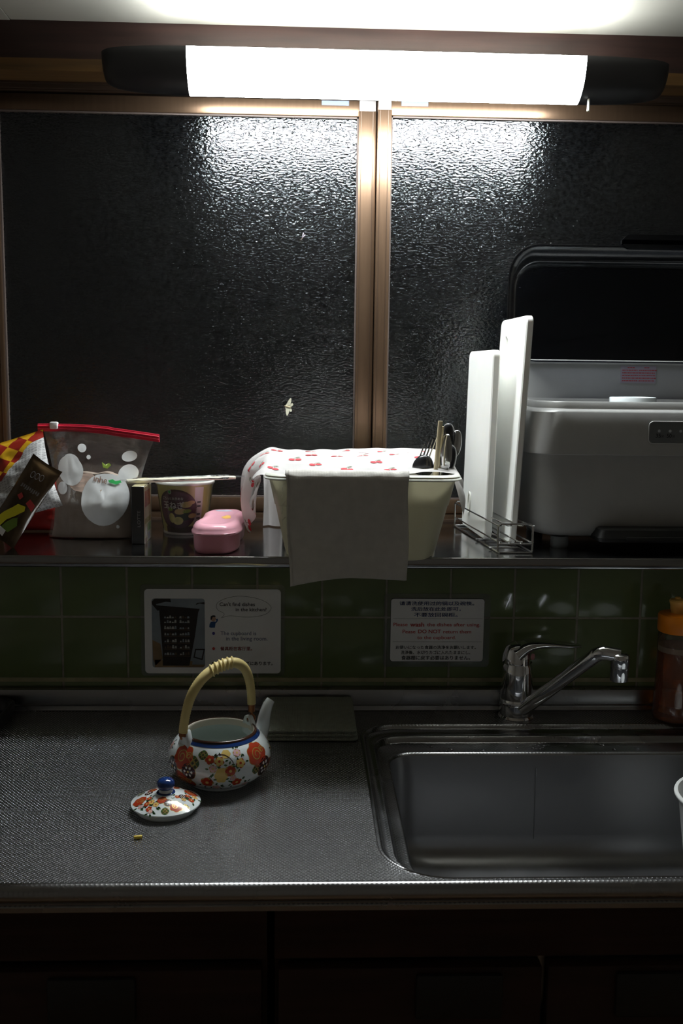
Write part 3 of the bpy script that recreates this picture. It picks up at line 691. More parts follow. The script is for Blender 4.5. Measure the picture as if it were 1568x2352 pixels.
for s, p0, p1 in ((-1, ph(-.0540, .0700), ph(-.0530, .0800)), (1, ph(.0487, .0955), ph(.0483, .0800))):
    MB().tube([p0, p1], [.0052, .0050] if s < 0 else [.0050, .0042], 10).build('copper_ferrule', K['copper'], pot)
sp = crom([ph(.052, .028), ph(.060, .042), ph(.0660, .056), ph(.0690, .070), ph(.0740, .083), ph(.0790, .0895)], 6)
sr = [.0125-.0068*(i/(len(sp)-1))**.8 for i in range(len(sp))]
MB().tube(sp, sr, 18).build('spout', K['porcelain'], pot, smooth=60)
MB().tube([sp[-1]-(sp[-1]-sp[-2])*.2, sp[-1]+(sp[-1]-sp[-2])*.12], .0036, 12).build('spout_hole', K['ink_grey'], pot)

# ---- teapot lid lying on the board
LXc, LYc = -.2915, -.372
lid = thing('teapot_lid', 'flower-patterned porcelain teapot lid with a blue knob lying on the steel', 'lid', (LXc, LYc, CZ))
lp = [(.0, 0.0005), (.0325, .0005), (.034, 0.), (.0350, .0010), (.0352, .0058), (.0398, .0072), (.0412, .0084), (.0410, .0098), (.0385, .0112), (.0310, .0152), (.0220, .0190), (.0130, .0212), (.0100, .0218)]
MB().lathe(lp, (LXc, LYc, CZ), 64).build('dome', K['porcelain'], lid, smooth=50)
lpr = [(p.x, p.z) for p in crom([(r, 0, z) for r, z in lp[8:]], 6)]
def on_lid(deg, r0):
    th0 = A(deg)
    def at(a, d):
        r = r0-d; th = th0+a/max(r0, .004)
        q = lpr
        for i in range(1, len(q)):
            if q[i][0] <= r: break
        t = (q[i-1][0]-r)/(q[i-1][0]-q[i][0]+1e-9); z = q[i-1][1]+(q[i][1]-q[i-1][1])*t
        return Vector((LXc+r*math.cos(th), LYc+r*math.sin(th), CZ+z))
    return at
pl = Paint()
for d, r, k in ((-160, .031, .0082), (-60, .030, .0078), (-95, .0185, .0060), (20, .030, .008), (100, .030, .008), (150, .0195, .0058), (60, .0185, .005)): pl.red_cloud(on_lid(d, r), k)
for d, r, k in ((-75, .0235, .0052), (175, .0205, .0048), (50, .031, .006), (-20, .022, .0045)): pl.dark_medallion(on_lid(d, r), k)
for d, r, k in ((-84, .0345, .0042), (-42, .0350, .0040), (160, .033, .0045), (75, .034, .004), (130, .030, .004)): pl.lozenge(on_lid(d, r), k)
for d, r, k, c in ((-118, .0335, .0036, 'p_red'), (-132, .029, .0036, 'p_red'), (-125, .0245, .0038, 'p_yel'), (-145, .0215, .0032, 'p_red'), (-108, .0265, .0034, 'p_yel'), (-140, .035, .0028, 'p_pink'), (-15, .032, .0036, 'p_red'), (-5, .026, .0032, 'p_red'), (-28, .0255, .003, 'p_yel'), (3, .034, .0034, 'p_yel'), (-112, .036, .0026, 'p_pink'), (-35, .018, .003, 'p_red')):
    pl.bloom(on_lid(d, r), k, c, 'p_yel' if c != 'p_yel' else 'p_red'); pl.leaves(on_lid(d, r), k*1.2, 4)
pl.done(lid)
MB().lathe([(.0112, .0215), (.0108, .0222), (.0098, .0226), (.0085, .0228)], (LXc, LYc, CZ), 40).build('blue_ring', K['blue_glaze'], lid, smooth=180)
MB().lathe([(.0088, .0205), (.0080, .0245), (.0078, .0268)], (LXc, LYc, CZ), 40).build('knob_neck', K['porcelain'], lid, smooth=180)
MB().lathe([(.0070, .0262), (.0092, .0268), (.0105, .0295), (.0108, .0325), (.0100, .0355), (.0078, .0378), (.0040, .0390), (.0005, .0393)], (LXc, LYc, CZ), 40, True, True).build('knob', K['blue_glaze'], lid, smooth=180)

# ---- crumb of pasta
a = A(12); c0 = Vector((-.3123, -.4483, CZ+.0023)); dv = Vector((math.cos(a), math.sin(a), 0))
tag(MB().tube([c0-dv*.0045, c0-dv*.002, c0+dv*.002, c0+dv*.0045], [.0018, .0021, .0021, .0019], 10).build('macaroni_piece', K['pasta'], loc=(c0.x, c0.y, CZ)), 'tiny yellow bit of macaroni dropped on the steel near the teapot lid', 'crumb')

# ---- folded dishcloth
def slab(u, v, x0, x1, y0, y1, z0, th):
    pass
dc = thing('dishcloth', 'folded grey-green ribbed dishcloth on the steel beside the sink', 'cloth', (-.12, -.085, CZ))
fold = MB()
def fold_layer(z, th, ex):
    """a rounded, slightly uneven sheet"""
    L = []
    for k, (ins, zz) in enumerate([(.004, z), (.0008, z+th*.18), (0., z+th*.5), (.0008, z+th*.82), (.004, z+th)]):
        pts = rrect(-.191+ins+ex*.5, -.0495-ins-ex, -.1555+ins+ex, -.030-ins, .008, 0, 6)
        ring_ = []
        for i, (x, y, _) in enumerate(pts):
            ring_.append((x+.0015*nz(x, y, z, 40), y+.0018*nz(x, y, z+3, 35), CZ+zz+.012*max(0, (y+.075))/.05*(zz/.017)+.0008*nz(x, y, z, 60)))
        L.append(ring_)
    return L
for z, th, ex in ((.0004, .0055, 0.), (.0062, .0052, .0012), (.0117, .0050, .0022)):
    MB().loops(fold_layer(z, th, ex), True, True).build('fold', K['sponge_cloth'], dc, smooth=60)

# ---- black thing at the end of the board
bx = thing('black_tray', 'black rounded tray at the end of the draining board', 'tray', (-.65, -.12, CZ))
MB().loops([rrect(-.74, -.566, -.26, -.034, .022, CZ), rrect(-.742, -.562, -.262, -.031, .024, CZ+.010), rrect(-.744, -.560, -.264, -.030, .025, CZ+.022), rrect(-.741, -.563, -.261, -.033, .023, CZ+.025), rrect(-.736, -.568, -.256, -.038, .02, CZ+.022), rrect(-.732, -.572, -.252, -.042, .018, CZ+.008)], True, True).build('body', K['black_box'], bx, smooth=50)
MB().rbox(-.70, -.60, -.036, -.0305, CZ+.016, CZ+.022, .002).build('grip', K['black_rubber'], bx)

# ================================================================== faucet
FX, FY = .1975, -.050
fc = thing('faucet', 'chrome single-lever mixer tap with long spout swung over the basin', 'faucet', (FX, FY, CZ))
MB().lathe([(.0, 0), (.0268, 0), (.0270, .002), (.0255, .0045), (.0243, .0060), (.0240, .018), (.0243, .030), (.0240, .0305), (.0243, .031), (.0240, .050), (.0228, .070), (.0218, .0815), (.0205, .0835), (.0205, .086), (.0216, .0875)], (FX, FY, CZ), 48).build('body', K['chrome'], fc, smooth=35)
# dome that runs into the lever
dl = []
cp = [(-.006, .0865, .0222, .0222), (-.006, .0935, .0220, .0218), (-.0045, .1010, .0210, .0205), (-.001, .1080, .0195, .0180)]
L = []
for dx, z, rx, ry in cp: L.append([(FX+dx*.3+rx*math.cos(2*PI*j/32), FY+ry*math.sin(2*PI*j/32), CZ+z) for j in range(32)])
for k in range(1, 7):
    t = k/6; f = math.cos(t*PI/2*.97); L.append([(FX+.002*t+.0195*f*math.cos(2*PI*j/32), FY+.018*f*math.sin(2*PI*j/32), CZ+.108+.0105*math.sin(t*PI/2)) for j in range(32)])
MB().loops(L, True, True).build('dome', K['chrome'], fc, smooth=50)
lv = []
path = crom([(FX-.004, FY, CZ+.1000), (FX+.012, FY-.001, CZ+.1115), (FX+.030, FY-.002, CZ+.1155), (FX+.055, FY-.003, CZ+.1150), (FX+.080, FY-.004, CZ+.1135), (FX+.0935, FY-.0045, CZ+.1135)], 6)
Lp = []
for i, p in enumerate(path):
    t = i/(len(path)-1); wdt = .0165*(1-t)**1.2+.0085; thk = .0115*(1-t)**1.6+.0021
    Tn = (path[min(i+1, len(path)-1)]-path[max(i-1, 0)]).normalized(); Bn = Vector((0, 1, 0)); Un = Tn.cross(Bn)*-1
    Lp.append([p+Bn*wdt*math.cos(2*PI*j/20)+Un*thk*math.sin(2*PI*j/20) for j in range(20)])
MB().loops(Lp, True, True).build('lever', K['chrome'], fc, smooth=60)
MB().tube([(FX+.0185, FY-.013, CZ+.0985), (FX+.0205, FY-.0145, CZ+.0985)], .0048, 16).build('hot_cold_mark', mat('pale_red_mark', (.55, .25, .25), .3), fc)
se = Vector((.2905, -.150, .9800)); s0 = Vector((FX+.006, FY-.020, CZ+.018))
spp = [s0, s0+(se-s0)*.08, s0+(se-s0)*.5, s0+(se-s0)*.90, se+Vector((-.002, .003, -.004)), se+Vector((.006, -.004, .0005)), se+Vector((.018, -.008, -.0005)), se+Vector((.027, -.010, -.0015))]
MB().tube(crom(spp, 5), [.0105]*26+[.0100]*10, 20).build('spout', K['chrome'], fc, smooth=60)
MB().lathe([(.012, .004), (.0246, .004), (.0252, .008), (.0252, .020), (.0246, .024), (.012, .024)], (FX, FY, CZ), 40).build('swivel_collar', K['chrome'], fc, smooth=40)
nzc = (.3180, -.160, .0)
MB().lathe([(.0, .9825), (.0100, .9825), (.0128, .9805), (.0133, .9780), (.0133, .9635), (.0128, .9628), (.0128, .9620), (.0126, .9430), (.0120, .9420), (.0085, .9424), (.0, .9440)], nzc, 32).build('nozzle', K['chrome'], fc, smooth=40)
def wrap(cx, cy, r, th0): return lambda x, y: Vector((cx+r*math.cos(th0+x/r), cy+r*math.sin(th0+x/r), y))
wp = wrap(FX, FY, .02455, A(-128))
MB().grid(lambda u, v: wp((u-.5)*.026, CZ+.0105+v*.0165), 10, 1).build('maker_sticker', K['paper_white'], fc, smooth=180)
wp2 = wrap(FX, FY, .0247, A(-128))
mk = MB()
for r_ in range(4):
    x = -.0045
    while x < .010:
        l = random.uniform(.0015, .004); mk.grid(lambda u, v, x=x, l=l, r_=r_: wp2(x+u*l, CZ+.0125+r_*.0036+v*.0016), 3, 1); x += l+.0009
mk.build('sticker_print', K['ink_grey'], fc, smooth=180)
MB().grid(lambda u, v: wp2(-.011+u*.005, CZ+.014+v*.009), 4, 1).build('sticker_logo', K['red_ink'], fc, smooth=180)

# ================================================================== detergent bottle
BX, BY = .4385, -.062
bt = thing('detergent_bottle', 'squeeze bottle of amber dish detergent with an orange cap', 'bottle', (BX, BY, CZ))
MB().lathe([(.0, .001), (.028, .001), (.0315, .003), (.0325, .008), (.0315, .03), (.0305, .06), (.0300, .10), (.0298, .130), (.0290, .1385), (.0270, .1405)], (BX, BY, CZ), 48).build('bottle_body', K['bottle'], bt, smooth=50)
MB().lathe([(.0, .0025), (.027, .0025), (.0303, .0045), (.0313, .008), (.0303, .03), (.0293, .06), (.0289, .100), (.0289, .108), (.0, .108)], (BX, BY, CZ), 48).build('detergent', K['soap'], bt, smooth=50)
MB().lathe([(.0, .1082), (.0287, .1082), (.0287, .1165), (.025, .1175), (.0, .1170)], (BX, BY, CZ), 48).build('foam', K['foam'], bt, smooth=50)
MB().lathe([(.0, .1385), (.0305, .1385), (.0315, .1400), (.0315, .1625), (.0300, .1650), (.0165, .1668), (.0, .1668)], (BX, BY, CZ), 48).build('cap', K['orange_cap'], bt, smooth=40)
MB().lathe([(.0092, .1660), (.0092, .1690), (.0105, .1720), (.0108, .1780), (.0125, .1835), (.0128, .1850), (.0115, .1870), (.0045, .1885), (.0040, .1905), (.0035, .1912), (.0, .1912)], (BX-.004, BY, CZ), 32).build('nozzle', K['nozzle'], bt, smooth=40)

# ---- white bowl in the basin, its rim just in view
wbw = thing('plastic_bowl', 'white plastic bowl standing in the sink basin', 'bowl', (.432, -.315, CZ-.175))
MB().lathe([(.0, -.175), (.045, -.175), (.050, -.170), (.066, -.10), (.076, -.025), (.0795, -.018), (.080, -.015), (.078, -.013), (.0745, -.018), (.064, -.10), (.048, -.168), (.0, -.170)], (.4335, -.315, CZ+.0), 64).build('shell', K['bowl'], wbw, smooth=50)
MB().lathe([(.0778, -.0185), (.0815, -.0175), (.0825, -.0150), (.0815, -.0125), (.0775, -.0128)], (.4335, -.315, CZ), 64).build('rolled_rim', K['bowl'], wbw, smooth=180)
# ---- water drops on the ledge
wd = MB()
for i in range(26):
    x = random.choice([random.uniform(.05, .21), random.uniform(.05, .13), random.uniform(.2, .40)]); y = random.uniform(-.156, -.128); r = random.uniform(.0008, .0022)
    wd.sphere((x, y, CZ-.0142), r*1.3, r*1.1, r*.8, 10, 6)
tag(wd.build('water_drops', K['water'], loc=(.2, -.14, CZ-.0145), smooth=180), 'beads of water along the ledge behind the basin', 'water', kind='stuff')

# ================================================================== notices on the tiles
def rpoly(x0, x1, z0, z1, r, y0, y1, n=6):
    P = [(x, z) for x, z, _ in rrect(x0, x1, z0, z1, r, 0, n)]
    return MB().loops([[(x, y0, z) for x, z in P], [(x, y1, z) for x, z in P]], True, True)
def flat(pts, y):
    m_ = MB(); m_.add([(x, y, z) for x, z in pts], [tuple(range(len(pts)))]); return m_
# cupboard notice
nx0, nx1, nz0, nz1 = -.3732, -.1636, .9030, 1.0368
n1 = thing('cupboard_notice', 'laminated notice with a photo of a cupboard stuck on the green tiles', 'sign', (.5*(nx0+nx1), 0, nz0))
YW = -.0012
rpoly(nx0-.006, nx1+.006, nz0-.004, nz1+.007, .006, YW, YW+.0006).build('laminate', K['laminate'], n1, smooth=0)
rpoly(nx0, nx1, nz0, nz1, .006, YW-.0006, YW-.0001).build('paper', K['paper_white'], n1, smooth=0)
PXM = (nx1-nx0)/1377.
def g1(x, y): return nx0+(x-83)*PXM, nz1-(y-88)*PXM*1.03
Y1 = YW-.0008
def f1(pts, m_, nm, k=0): return flat([g1(*p) for p in pts], Y1-.00012*k).build(nm, K[m_], n1, smooth=0)
ph_ = rpoly(*[g1(157, 0)[0], g1(690, 0)[0], g1(0, 880)[1], g1(0, 183)[1]], .004, Y1, Y1+.0001).build('photo_print', K['ph_wall'], n1, smooth=0, label='printed photo of a dark wooden cupboard')
def f2(pts, m_, nm, k=0): return flat([g1(*p) for p in pts], Y1-.00012*k).build(nm, K[m_], ph_, smooth=0)
f2([(180, 800), (690, 820), (690, 850), (670, 878), (180, 878)], 'ph_floor', 'print_floor', 1)
f2([(160, 600), (240, 640), (262, 790), (190, 860), (165, 800)], 'ph_floor', 'print_floor', 1)
f2([(205, 250), (640, 285), (625, 320), (590, 560), (545, 790), (530, 862), (262, 862), (260, 700), (232, 300)], 'ph_dark', 'print_cupboard', 2)
f2([(157, 215), (190, 183), (345, 183), (352, 220), (300, 215), (200, 240), (236, 300), (215, 305), (160, 240)], 'ph_dark', 'print_beam', 2)
f2([(600, 245), (612, 225), (690, 218), (690, 240), (640, 232)], 'ph_dark', 'print_lamp', 2)
f2([(590, 690), (690, 690), (665, 805), (572, 780)], 'ph_dark', 'print_frame', 2); f2([(600, 702), (675, 702), (655, 790), (588, 770)], 'ph_wall', 'print_picture', 3)
f2([(565, 790), (690, 815), (690, 850), (560, 850)], 'ph_wall', 'print_cloth', 3)
for y in (495, 560, 630, 690, 760): f2([(275, y), (405, y+2), (405, y+8), (275, y+6)], 'ph_shelf', 'print_shelf', 3); f2([(412, y-3), (545, y+3), (540, y+10), (412, y+4)], 'ph_shelf', 'print_shelf', 3)
for y in (380, 428, 488, 552, 622, 685, 752):
    for x in range(290, 540, 26):
        if 395 < x < 425: continue
        q = random.uniform(8, 14); h = random.uniform(12, 34); f2([(x-q, y), (x+q, y), (x+q*.7, y-h), (x-q*.6, y-h)], random.choice(['ph_dish', 'ph_dish', 'ph_shelf', 'ph_wall']), 'print_dish', 4)
bub = [(835, 305), (815, 285), (808, 262), (820, 225), (880, 188), (980, 162), (1070, 157), (1200, 175), (1300, 210), (1355, 255), (1357, 290), (1310, 335), (1210, 362), (1080, 366), (960, 355), (905, 362), (858, 376), (885, 348), (878, 325)]
bubp = [g1(p.x, p.y) for p in crom([(x, y, 0) for x, y in bub], 5, closed=True)]
MB().tube([(x, Y1, z) for x, z in bubp], .00022, 5, closed=True).build('speech_bubble', K['ink_black'], n1)
def t1(s, x, y, wpx, m_, hpx=None, bold=.008):
    X, Z = g1(x, y); text(s, K[m_], n1, lambda a, b: Vector((X+a, Y1, Z+b)), width=wpx*PXM, bold=bold)
t1("Can't find dishes", 840, 258, 357, 'ink_black', bold=.012); t1('in the kitchen?', 1003, 310, 312, 'ink_black', bold=.012)
t1('The cupboard is', 848, 562, 362, 'ink_slate'); t1('in the living room.', 905, 617, 420, 'ink_slate')
t1('餐具柜在客厅里。', 846, 708, 322, 'red_ink', bold=.015); t1('食器はリビングにあります。', 838, 858, 540, 'ink_black', bold=.012)
for x, y, m_ in ((778, 533, 'ink_violet'), (778, 688, 'red_ink'), (775, 838, 'ink_black')): f1([(x+15*math.cos(2*PI*i/16), y+15*math.sin(2*PI*i/16)) for i in range(16)], m_, 'bullet')
f1([(735, 470), (738, 440), (752, 415), (795, 412), (800, 425), (792, 475), (750, 476)], 'shirt_ink', 'figure_shirt', 0)
f1([(795, 420), (808, 405), (803, 390), (818, 383), (824, 400), (812, 420), (798, 432)], 'shirt_ink', 'figure_sleeve', 0)
f1([(752+25+26*math.cos(2*PI*i/16), 386+26*math.sin(2*PI*i/16)) for i in range(16)], 'skin_ink', 'figure_head', 1)
f1([(748, 380), (752, 358), (772, 350), (795, 352), (800, 366), (770, 368), (760, 392), (750, 398)], 'ink_black', 'figure_hair', 2)
# washing-up notice
mx0, mx1, mz0, mz1 = .0071, .1528, .9228, 1.0228
n2 = thing('washing_up_notice', 'laminated notice asking to wash the dishes, in blue, red and black lettering', 'sign', (.5*(mx0+mx1), 0, mz0))
rpoly(mx0-.011, mx1+.010, mz0-.009, mz1+.008, .006, YW, YW+.0006).build('laminate', K['laminate'], n2, smooth=0)
rpoly(mx0-.0006, mx1+.0006, mz0-.0006, mz1+.0006, .0047, YW-.0004, YW-.0001).build('black_border', K['ink_black'], n2, smooth=0)
rpoly(mx0, mx1, mz0, mz1, .0045, YW-.0008, YW-.0004).build('paper', K['paper_white'], n2, smooth=0)
QX = (mx1-mx0)/1318.
def g2(x, y): return mx0+(x-112)*QX, mz1-(y-157)*QX*1.012
Y2 = YW-.0010
def t2(s, cx, cy, wpx, m_, hpx, bold=.010):
    X, Z = g2(cx, cy+hpx/2); text(s, K[m_], n2, lambda a, b: Vector((X+a, Y2, Z+b)), width=wpx*QX, height=hpx*QX, bold=bold, align='C')
t2('请清洗使用过的锅以及碗筷。', 757, 220, 1056, 'ink_blue', 58, .02); t2('洗后放在此处即可，', 745, 300, 700, 'ink_blue', 58, .02); t2('不要放回碗柜。', 748, 383, 615, 'ink_blue', 62, .02)
t2('Please', 250, 522, 200, 'red_ink', 50, .012); t2('wash', 485, 522, 200, 'red_ink', 62, .028); t2('the dishes after using.', 1002, 530, 755, 'red_ink', 66, .012)
t2('Pease', 372, 622, 182, 'red_ink', 52, .012); t2('DO NOT', 662, 620, 322, 'red_ink', 54, .016); t2('return them', 1056, 622, 396, 'red_ink', 50, .012)
t2('to the cupboard.', 764, 714, 548, 'red_ink', 62, .012)
t2('お使いになった食器の洗浄をお願いします。', 758, 848, 1140, 'ink_black', 54, .014); t2('洗浄後、水切りカゴに入れたままにし、', 756, 922, 990, 'ink_black', 56, .014); t2('食器棚に戻す必要はありません。', 760, 998, 980, 'ink_black', 64, .018)
for y in (438, 768):
    d = MB()
    for i in range(92):
        x = 146+i*13.75; a0, b0 = g2(x, y-2); a1, b1 = g2(x+8, y+2); d.add([(a0, Y2, b1), (a1, Y2, b1), (a1, Y2, b0), (a0, Y2, b0)], [(0, 1, 2, 3)])
    d.build('dotted_rule', K['ink_black'], n2, smooth=0)

# ================================================================== things on the shelf
RECESS = True
def frame_at(o, R_, U_, N_): return lambda a, b, c=0.: Vector(o)+R_*a+U_*b+N_*c
def pillow(put, w_, h, th, nu=36, nv=36, crumple=.15, crimp=.06, seed=0, pinch=.0):
    """a sealed foil bag: front and back sheet meeting at the crimped ends"""
    mb = MB()
    for sgn in (1, -1):
        def fn(u, v, sgn=sgn):
            a = (u-.5)*2; b = (v-.5)*2
            q = max(0, 1-abs(a)**3)**.6*max(0, 1-abs(b)**2.4)**.7
            if abs(b) > 1-crimp: q *= .15
            nn = nz(a*2.2+seed, b*2.2, seed*1.7)*.6+nz(a*5+seed, b*5, 3+seed)*.35+abs(nz(a*9, b*7, seed))*.25
            e = 1-.05*(1-b*b)-pinch*abs(b)**3
            return put(a*.5*w_*e, b*.5*h*(1-.03*(1-a*a)), sgn*(.5*th*q*(1+crumple*nn*1.6)+.0008))
        mb.grid(fn, nu, nv, uv=True)
    return mb

# ---- chip bag
AX = lambda d: (Vector((math.cos(A(d)), 0, math.sin(A(d)))), Vector((-math.sin(A(d)), 0, math.cos(A(d)))))
R_, U_ = AX(16); N_ = Vector((-.12, -1, .18)).normalized(); R_ = (R_-N_*R_.dot(N_)).normalized(); U_ = N_.cross(R_)*-1
U_ = -N_.cross(R_) if (-N_.cross(R_)).z > 0 else N_.cross(R_)
cb = pillow(frame_at((-.556, -.138, 1.2110), R_, U_, N_), .178, .108, .045, crumple=.35, seed=2.3)
tag(cb.build('chip_bag', K['chips'], loc=(-.556, -.13, SZ), smooth=180), 'crumpled red, yellow and white chip bag at the end of the shelf', 'bag', 'snack packets on the shelf')
# ---- narrow snack pack leaning in front of it
R_, U_ = AX(-33); N_ = Vector((0, -1, .05)).normalized()
sb = thing('snack_pack', 'narrow brown and yellow snack pack leaning on the chip bag', 'bag', (-.503, -.182, SZ), 'snack packets on the shelf')
fa = frame_at((-.5015, -.182, 1.1945), R_, U_, N_)
pillow(fa, .044, .124, .016, 18, 36, .35, .07, 5.1).build('foil_pack', K['brownfoil'], sb, smooth=180)
ft = lambda x, y: fa(x, y, .0105-.06*abs(x)**1.3*.5+.0004*math.sin(y*300))
def fdec(pts, m_, nm, off=.0006):
    mb = MB(); mb.decal(lambda a, b: ft(a, b), pts, off, rings=2); c = [(x, y) for x, y in pts]
    mb.v = []; mb.f = []; mb.add([ft(x, y)+N_*off for x, y in pts], [tuple(range(len(pts)))]); return mb.build(nm, K[m_], sb, smooth=0, recalc=False)
fdec([(-.020, -.058), (-.014, -.060), (-.008, -.045), (-.004, -.030), (.003, -.020), (.010, -.008), (.008, -.002), (-.002, -.004), (-.006, -.012), (-.012, -.022), (-.017, -.036)], 'foil_yellow', 'yellow_print')
fdec([(-.006, -.044), (.006, -.044), (.012, -.030), (.007, -.020), (.002, -.024), (-.003, -.034)], 'foil_green', 'green_print')
fdec([(-.009, .006), (-.003, .002), (-.001, .008), (-.006, .012)], 'red_ink', 'red_print'); fdec([(.006, .002), (.018, -.004), (.018, .006), (.008, .010)], 'red_ink', 'red_print')
fdec([(-.020, -.058), (-.006, -.0585), (-.006, -.050), (-.016, -.046)], 'red_ink', 'red_print', .0012); fdec([(-.012, -.048), (.003, -.052), (.003, -.043), (-.008, -.041)], 'ink_white', 'white_print', .0014)
for s_, yy, wd_ in (('080', .038, .026), ('Yummy', .022, .022)): pass
mk = MB()
for i in range(9):
    x = -.012+.003*i; mk.add([ft(x, .018+.002*math.sin(i*2))+N_*.0009, ft(x+.0022, .019)+N_*.0009, ft(x+.002, .024)+N_*.0009, ft(x+.0004, .0235)+N_*.0009], [(0, 1, 2, 3)])
mk.build('pale_print', K['cap_grey'], sb, smooth=0, recalc=False)
mk = MB()
for i, cx in enumerate((-.006, .000, .006)):
    mk.tube([ft(cx+.0025*math.cos(t), .040+.0045*math.sin(t)+.001*i)+N_*.0012 for t in [2*PI*k/14 for k in range(14)]], .0004, 5, closed=True)
mk.build('loop_print', K['cap_grey'], sb, smooth=0, recalc=False)
# ---- dark red bag behind
tag(pillow(frame_at((-.520, -.040, 1.1735), Vector((1, 0, 0)), Vector((0, .12, .99)), Vector((0, -1, .12))), .105, .082, .04, 26, 26, .3, .06, 9.).build('red_bag', K['redbag'], loc=(-.52, -.04, SZ), smooth=180), 'dark red foil bag lying behind the snack packet', 'bag', 'snack packets on the shelf')

# ---- zip bag with a paper pack inside
zb = thing('zip_bag', 'clear zip bag with red zipper and white dots holding brown paper packs', 'bag', (-.42, -.088, SZ))
def zlerp(v):
    """left x, right x, y centre, half depth, z at height v"""
    xl = -.4935+(-.4985+.4935)*v+.012*math.sin(PI*v)*.9; xr = -.3655+.0235*v-.010*math.sin(PI*v)
    return xl, xr, -.088+.004*v, .037*(1-v**1.25)*(.55+.9*min(v*3.0, 1)*.5)+.0012, 1.1335+v*.147
def zip_pt(u, v, sgn, k=1.0, cr=1.0):
    xl, xr, yc, hd, z = zlerp(v); a = (u-.5)*2
    x = .5*(xl+xr)+.5*(xr-xl)*a*k
    n_ = nz(a*1.6, v*2.6, 4)*.55+nz(a*4, v*5, 7+sgn)*.3+abs(nz(a*7, v*7, 2+sgn))*.3
    y = yc-sgn*hd*k*max(0, 1-abs(a)**2.6)**.55*(1+.35*n_*cr)+.004*n_*v*cr
    zz = z-.007*a*v-.004*nz(a*2, 1)*v*(1-v)*4
    return Vector((x, y, zz))
m_ = MB(); m_.grid(lambda u, v: zip_pt(u, v, 1), 44, 44); m_.grid(lambda u, v: zip_pt(u, v, -1), 44, 44)
m_.grid(lambda u, v: zip_pt(u, 0, 1)*(1-v)+zip_pt(u, 0, -1)*v, 44, 4)
m_.build('plastic_film', K['bagfilm'], zb, smooth=180, recalc=False)
ztop = [Vector((-.5045+.170*t, -.0855+.003*math.sin(t*5), 1.2905-.0135*t+.0045*math.sin(PI*t)*(1 if t < .6 else .8))) for t in [i/24 for i in range(25)]]
zp = MB(); zp.loops([[p+Vector((0, -.0022, -.0085)), p+Vector((0, -.0026, -.002)), p+Vector((0, -.0015, .0022)), p+Vector((0, .0015, .0022)), p+Vector((0, .0026, -.002)), p+Vector((0, .0022, -.0085))] for p in ztop], True, True)
zp.build('zipper', K['zipper'], zb, smooth=40, label='red zipper strip')
for q in (-.0008, -.0045): MB().tube([p+Vector((0, -.0028, q)) for p in ztop], .0007, 6).build('zipper_ridge', K['zipper'], zb)
MB().rbox(-.4875, -.4765, -.0905, -.0815, 1.2855, 1.2955, .0016).build('slider', K['slider'], zb)
pk = MB()
def pack_pt(u, v, sgn, hmax, sc_, seed):
    p = zip_pt(u, v*hmax, sgn, sc_, .8); a = (u-.5)*2
    return p+Vector((.0015*nz(a*3, v*4, seed), .002*nz(a*4, v*5, seed+2), .010*nz(a*2.2, seed)*v+.0005))
for sgn in (1, -1): pk.grid(lambda u, v, sgn=sgn: pack_pt(u, v, sgn, .60, .93, 1), 30, 24)
pk.grid(lambda u, v: pack_pt(u, 1, 1, .60, .93, 1)*(1-v)+pack_pt(u, 1, -1, .60, .93, 1)*v, 30, 3)
pk.build('paper_pack', K['kraft'], zb, smooth=180, recalc=False)
def on_zip(u0, v0, k=1.0):
    def at(a, b): return zip_pt(u0+a/.135, v0+b/.147, 1, k)
    return at
pw = MB(); pw.decal(on_zip(.40, .525), [(x+.003*nz(x*90, y*90), y) for x, y in cloud(.0260, 5, .55)], .0004, rings=6); pw.build('pink_label', K['pinkpack'], zb, smooth=180, recalc=False)
zd = [(.645, .385, .0365, .0370), (.235, .625, .0190, .020), (.86, .635, .0140, .0125), (.145, .455, .0078, .0085), (.355, .845, .0058, .0058), (.425, .765, .0030, .0030), (.245, .70, .0120, .012), (.80, .115, .0026, .0026), (.83, .80, .010, .008)]
for u0, v0, rx, ry in zd:
    d = MB(); d.decal(on_zip(u0, v0), disc(rx, 28, ry), .0009, rings=7, flip=1 if True else -1); o = d.build('white_dot', K['dotwhite'], zb, smooth=180, recalc=False)
gl = MB(); gl.decal(on_zip(.735, .555), [(-.010, .003), (-.004, .004), (.001, .001), (.008, .0015), (.010, -.002), (.003, -.004), (-.003, -.002), (-.008, .000)], .0022, rings=2); gl.build('green_leaf_print', K['leafgreen'], zb, smooth=180, recalc=False)
at_ = on_zip(.50, .548); text('inhe', K['brown_ink'], zb, lambda x, y: at_(x, y)+Vector((0, -.0016, 0)), width=.020, name='lettering')
gl = MB(); gl.decal(on_zip(.63, .71, .9), [(-.008, .004), (-.002, .001), (.003, .004), (.007, .001), (.002, -.004), (-.005, -.003)], .002, rings=2); gl.build('green_leaf_print', K['soupgreen'], zb, smooth=180, recalc=False)

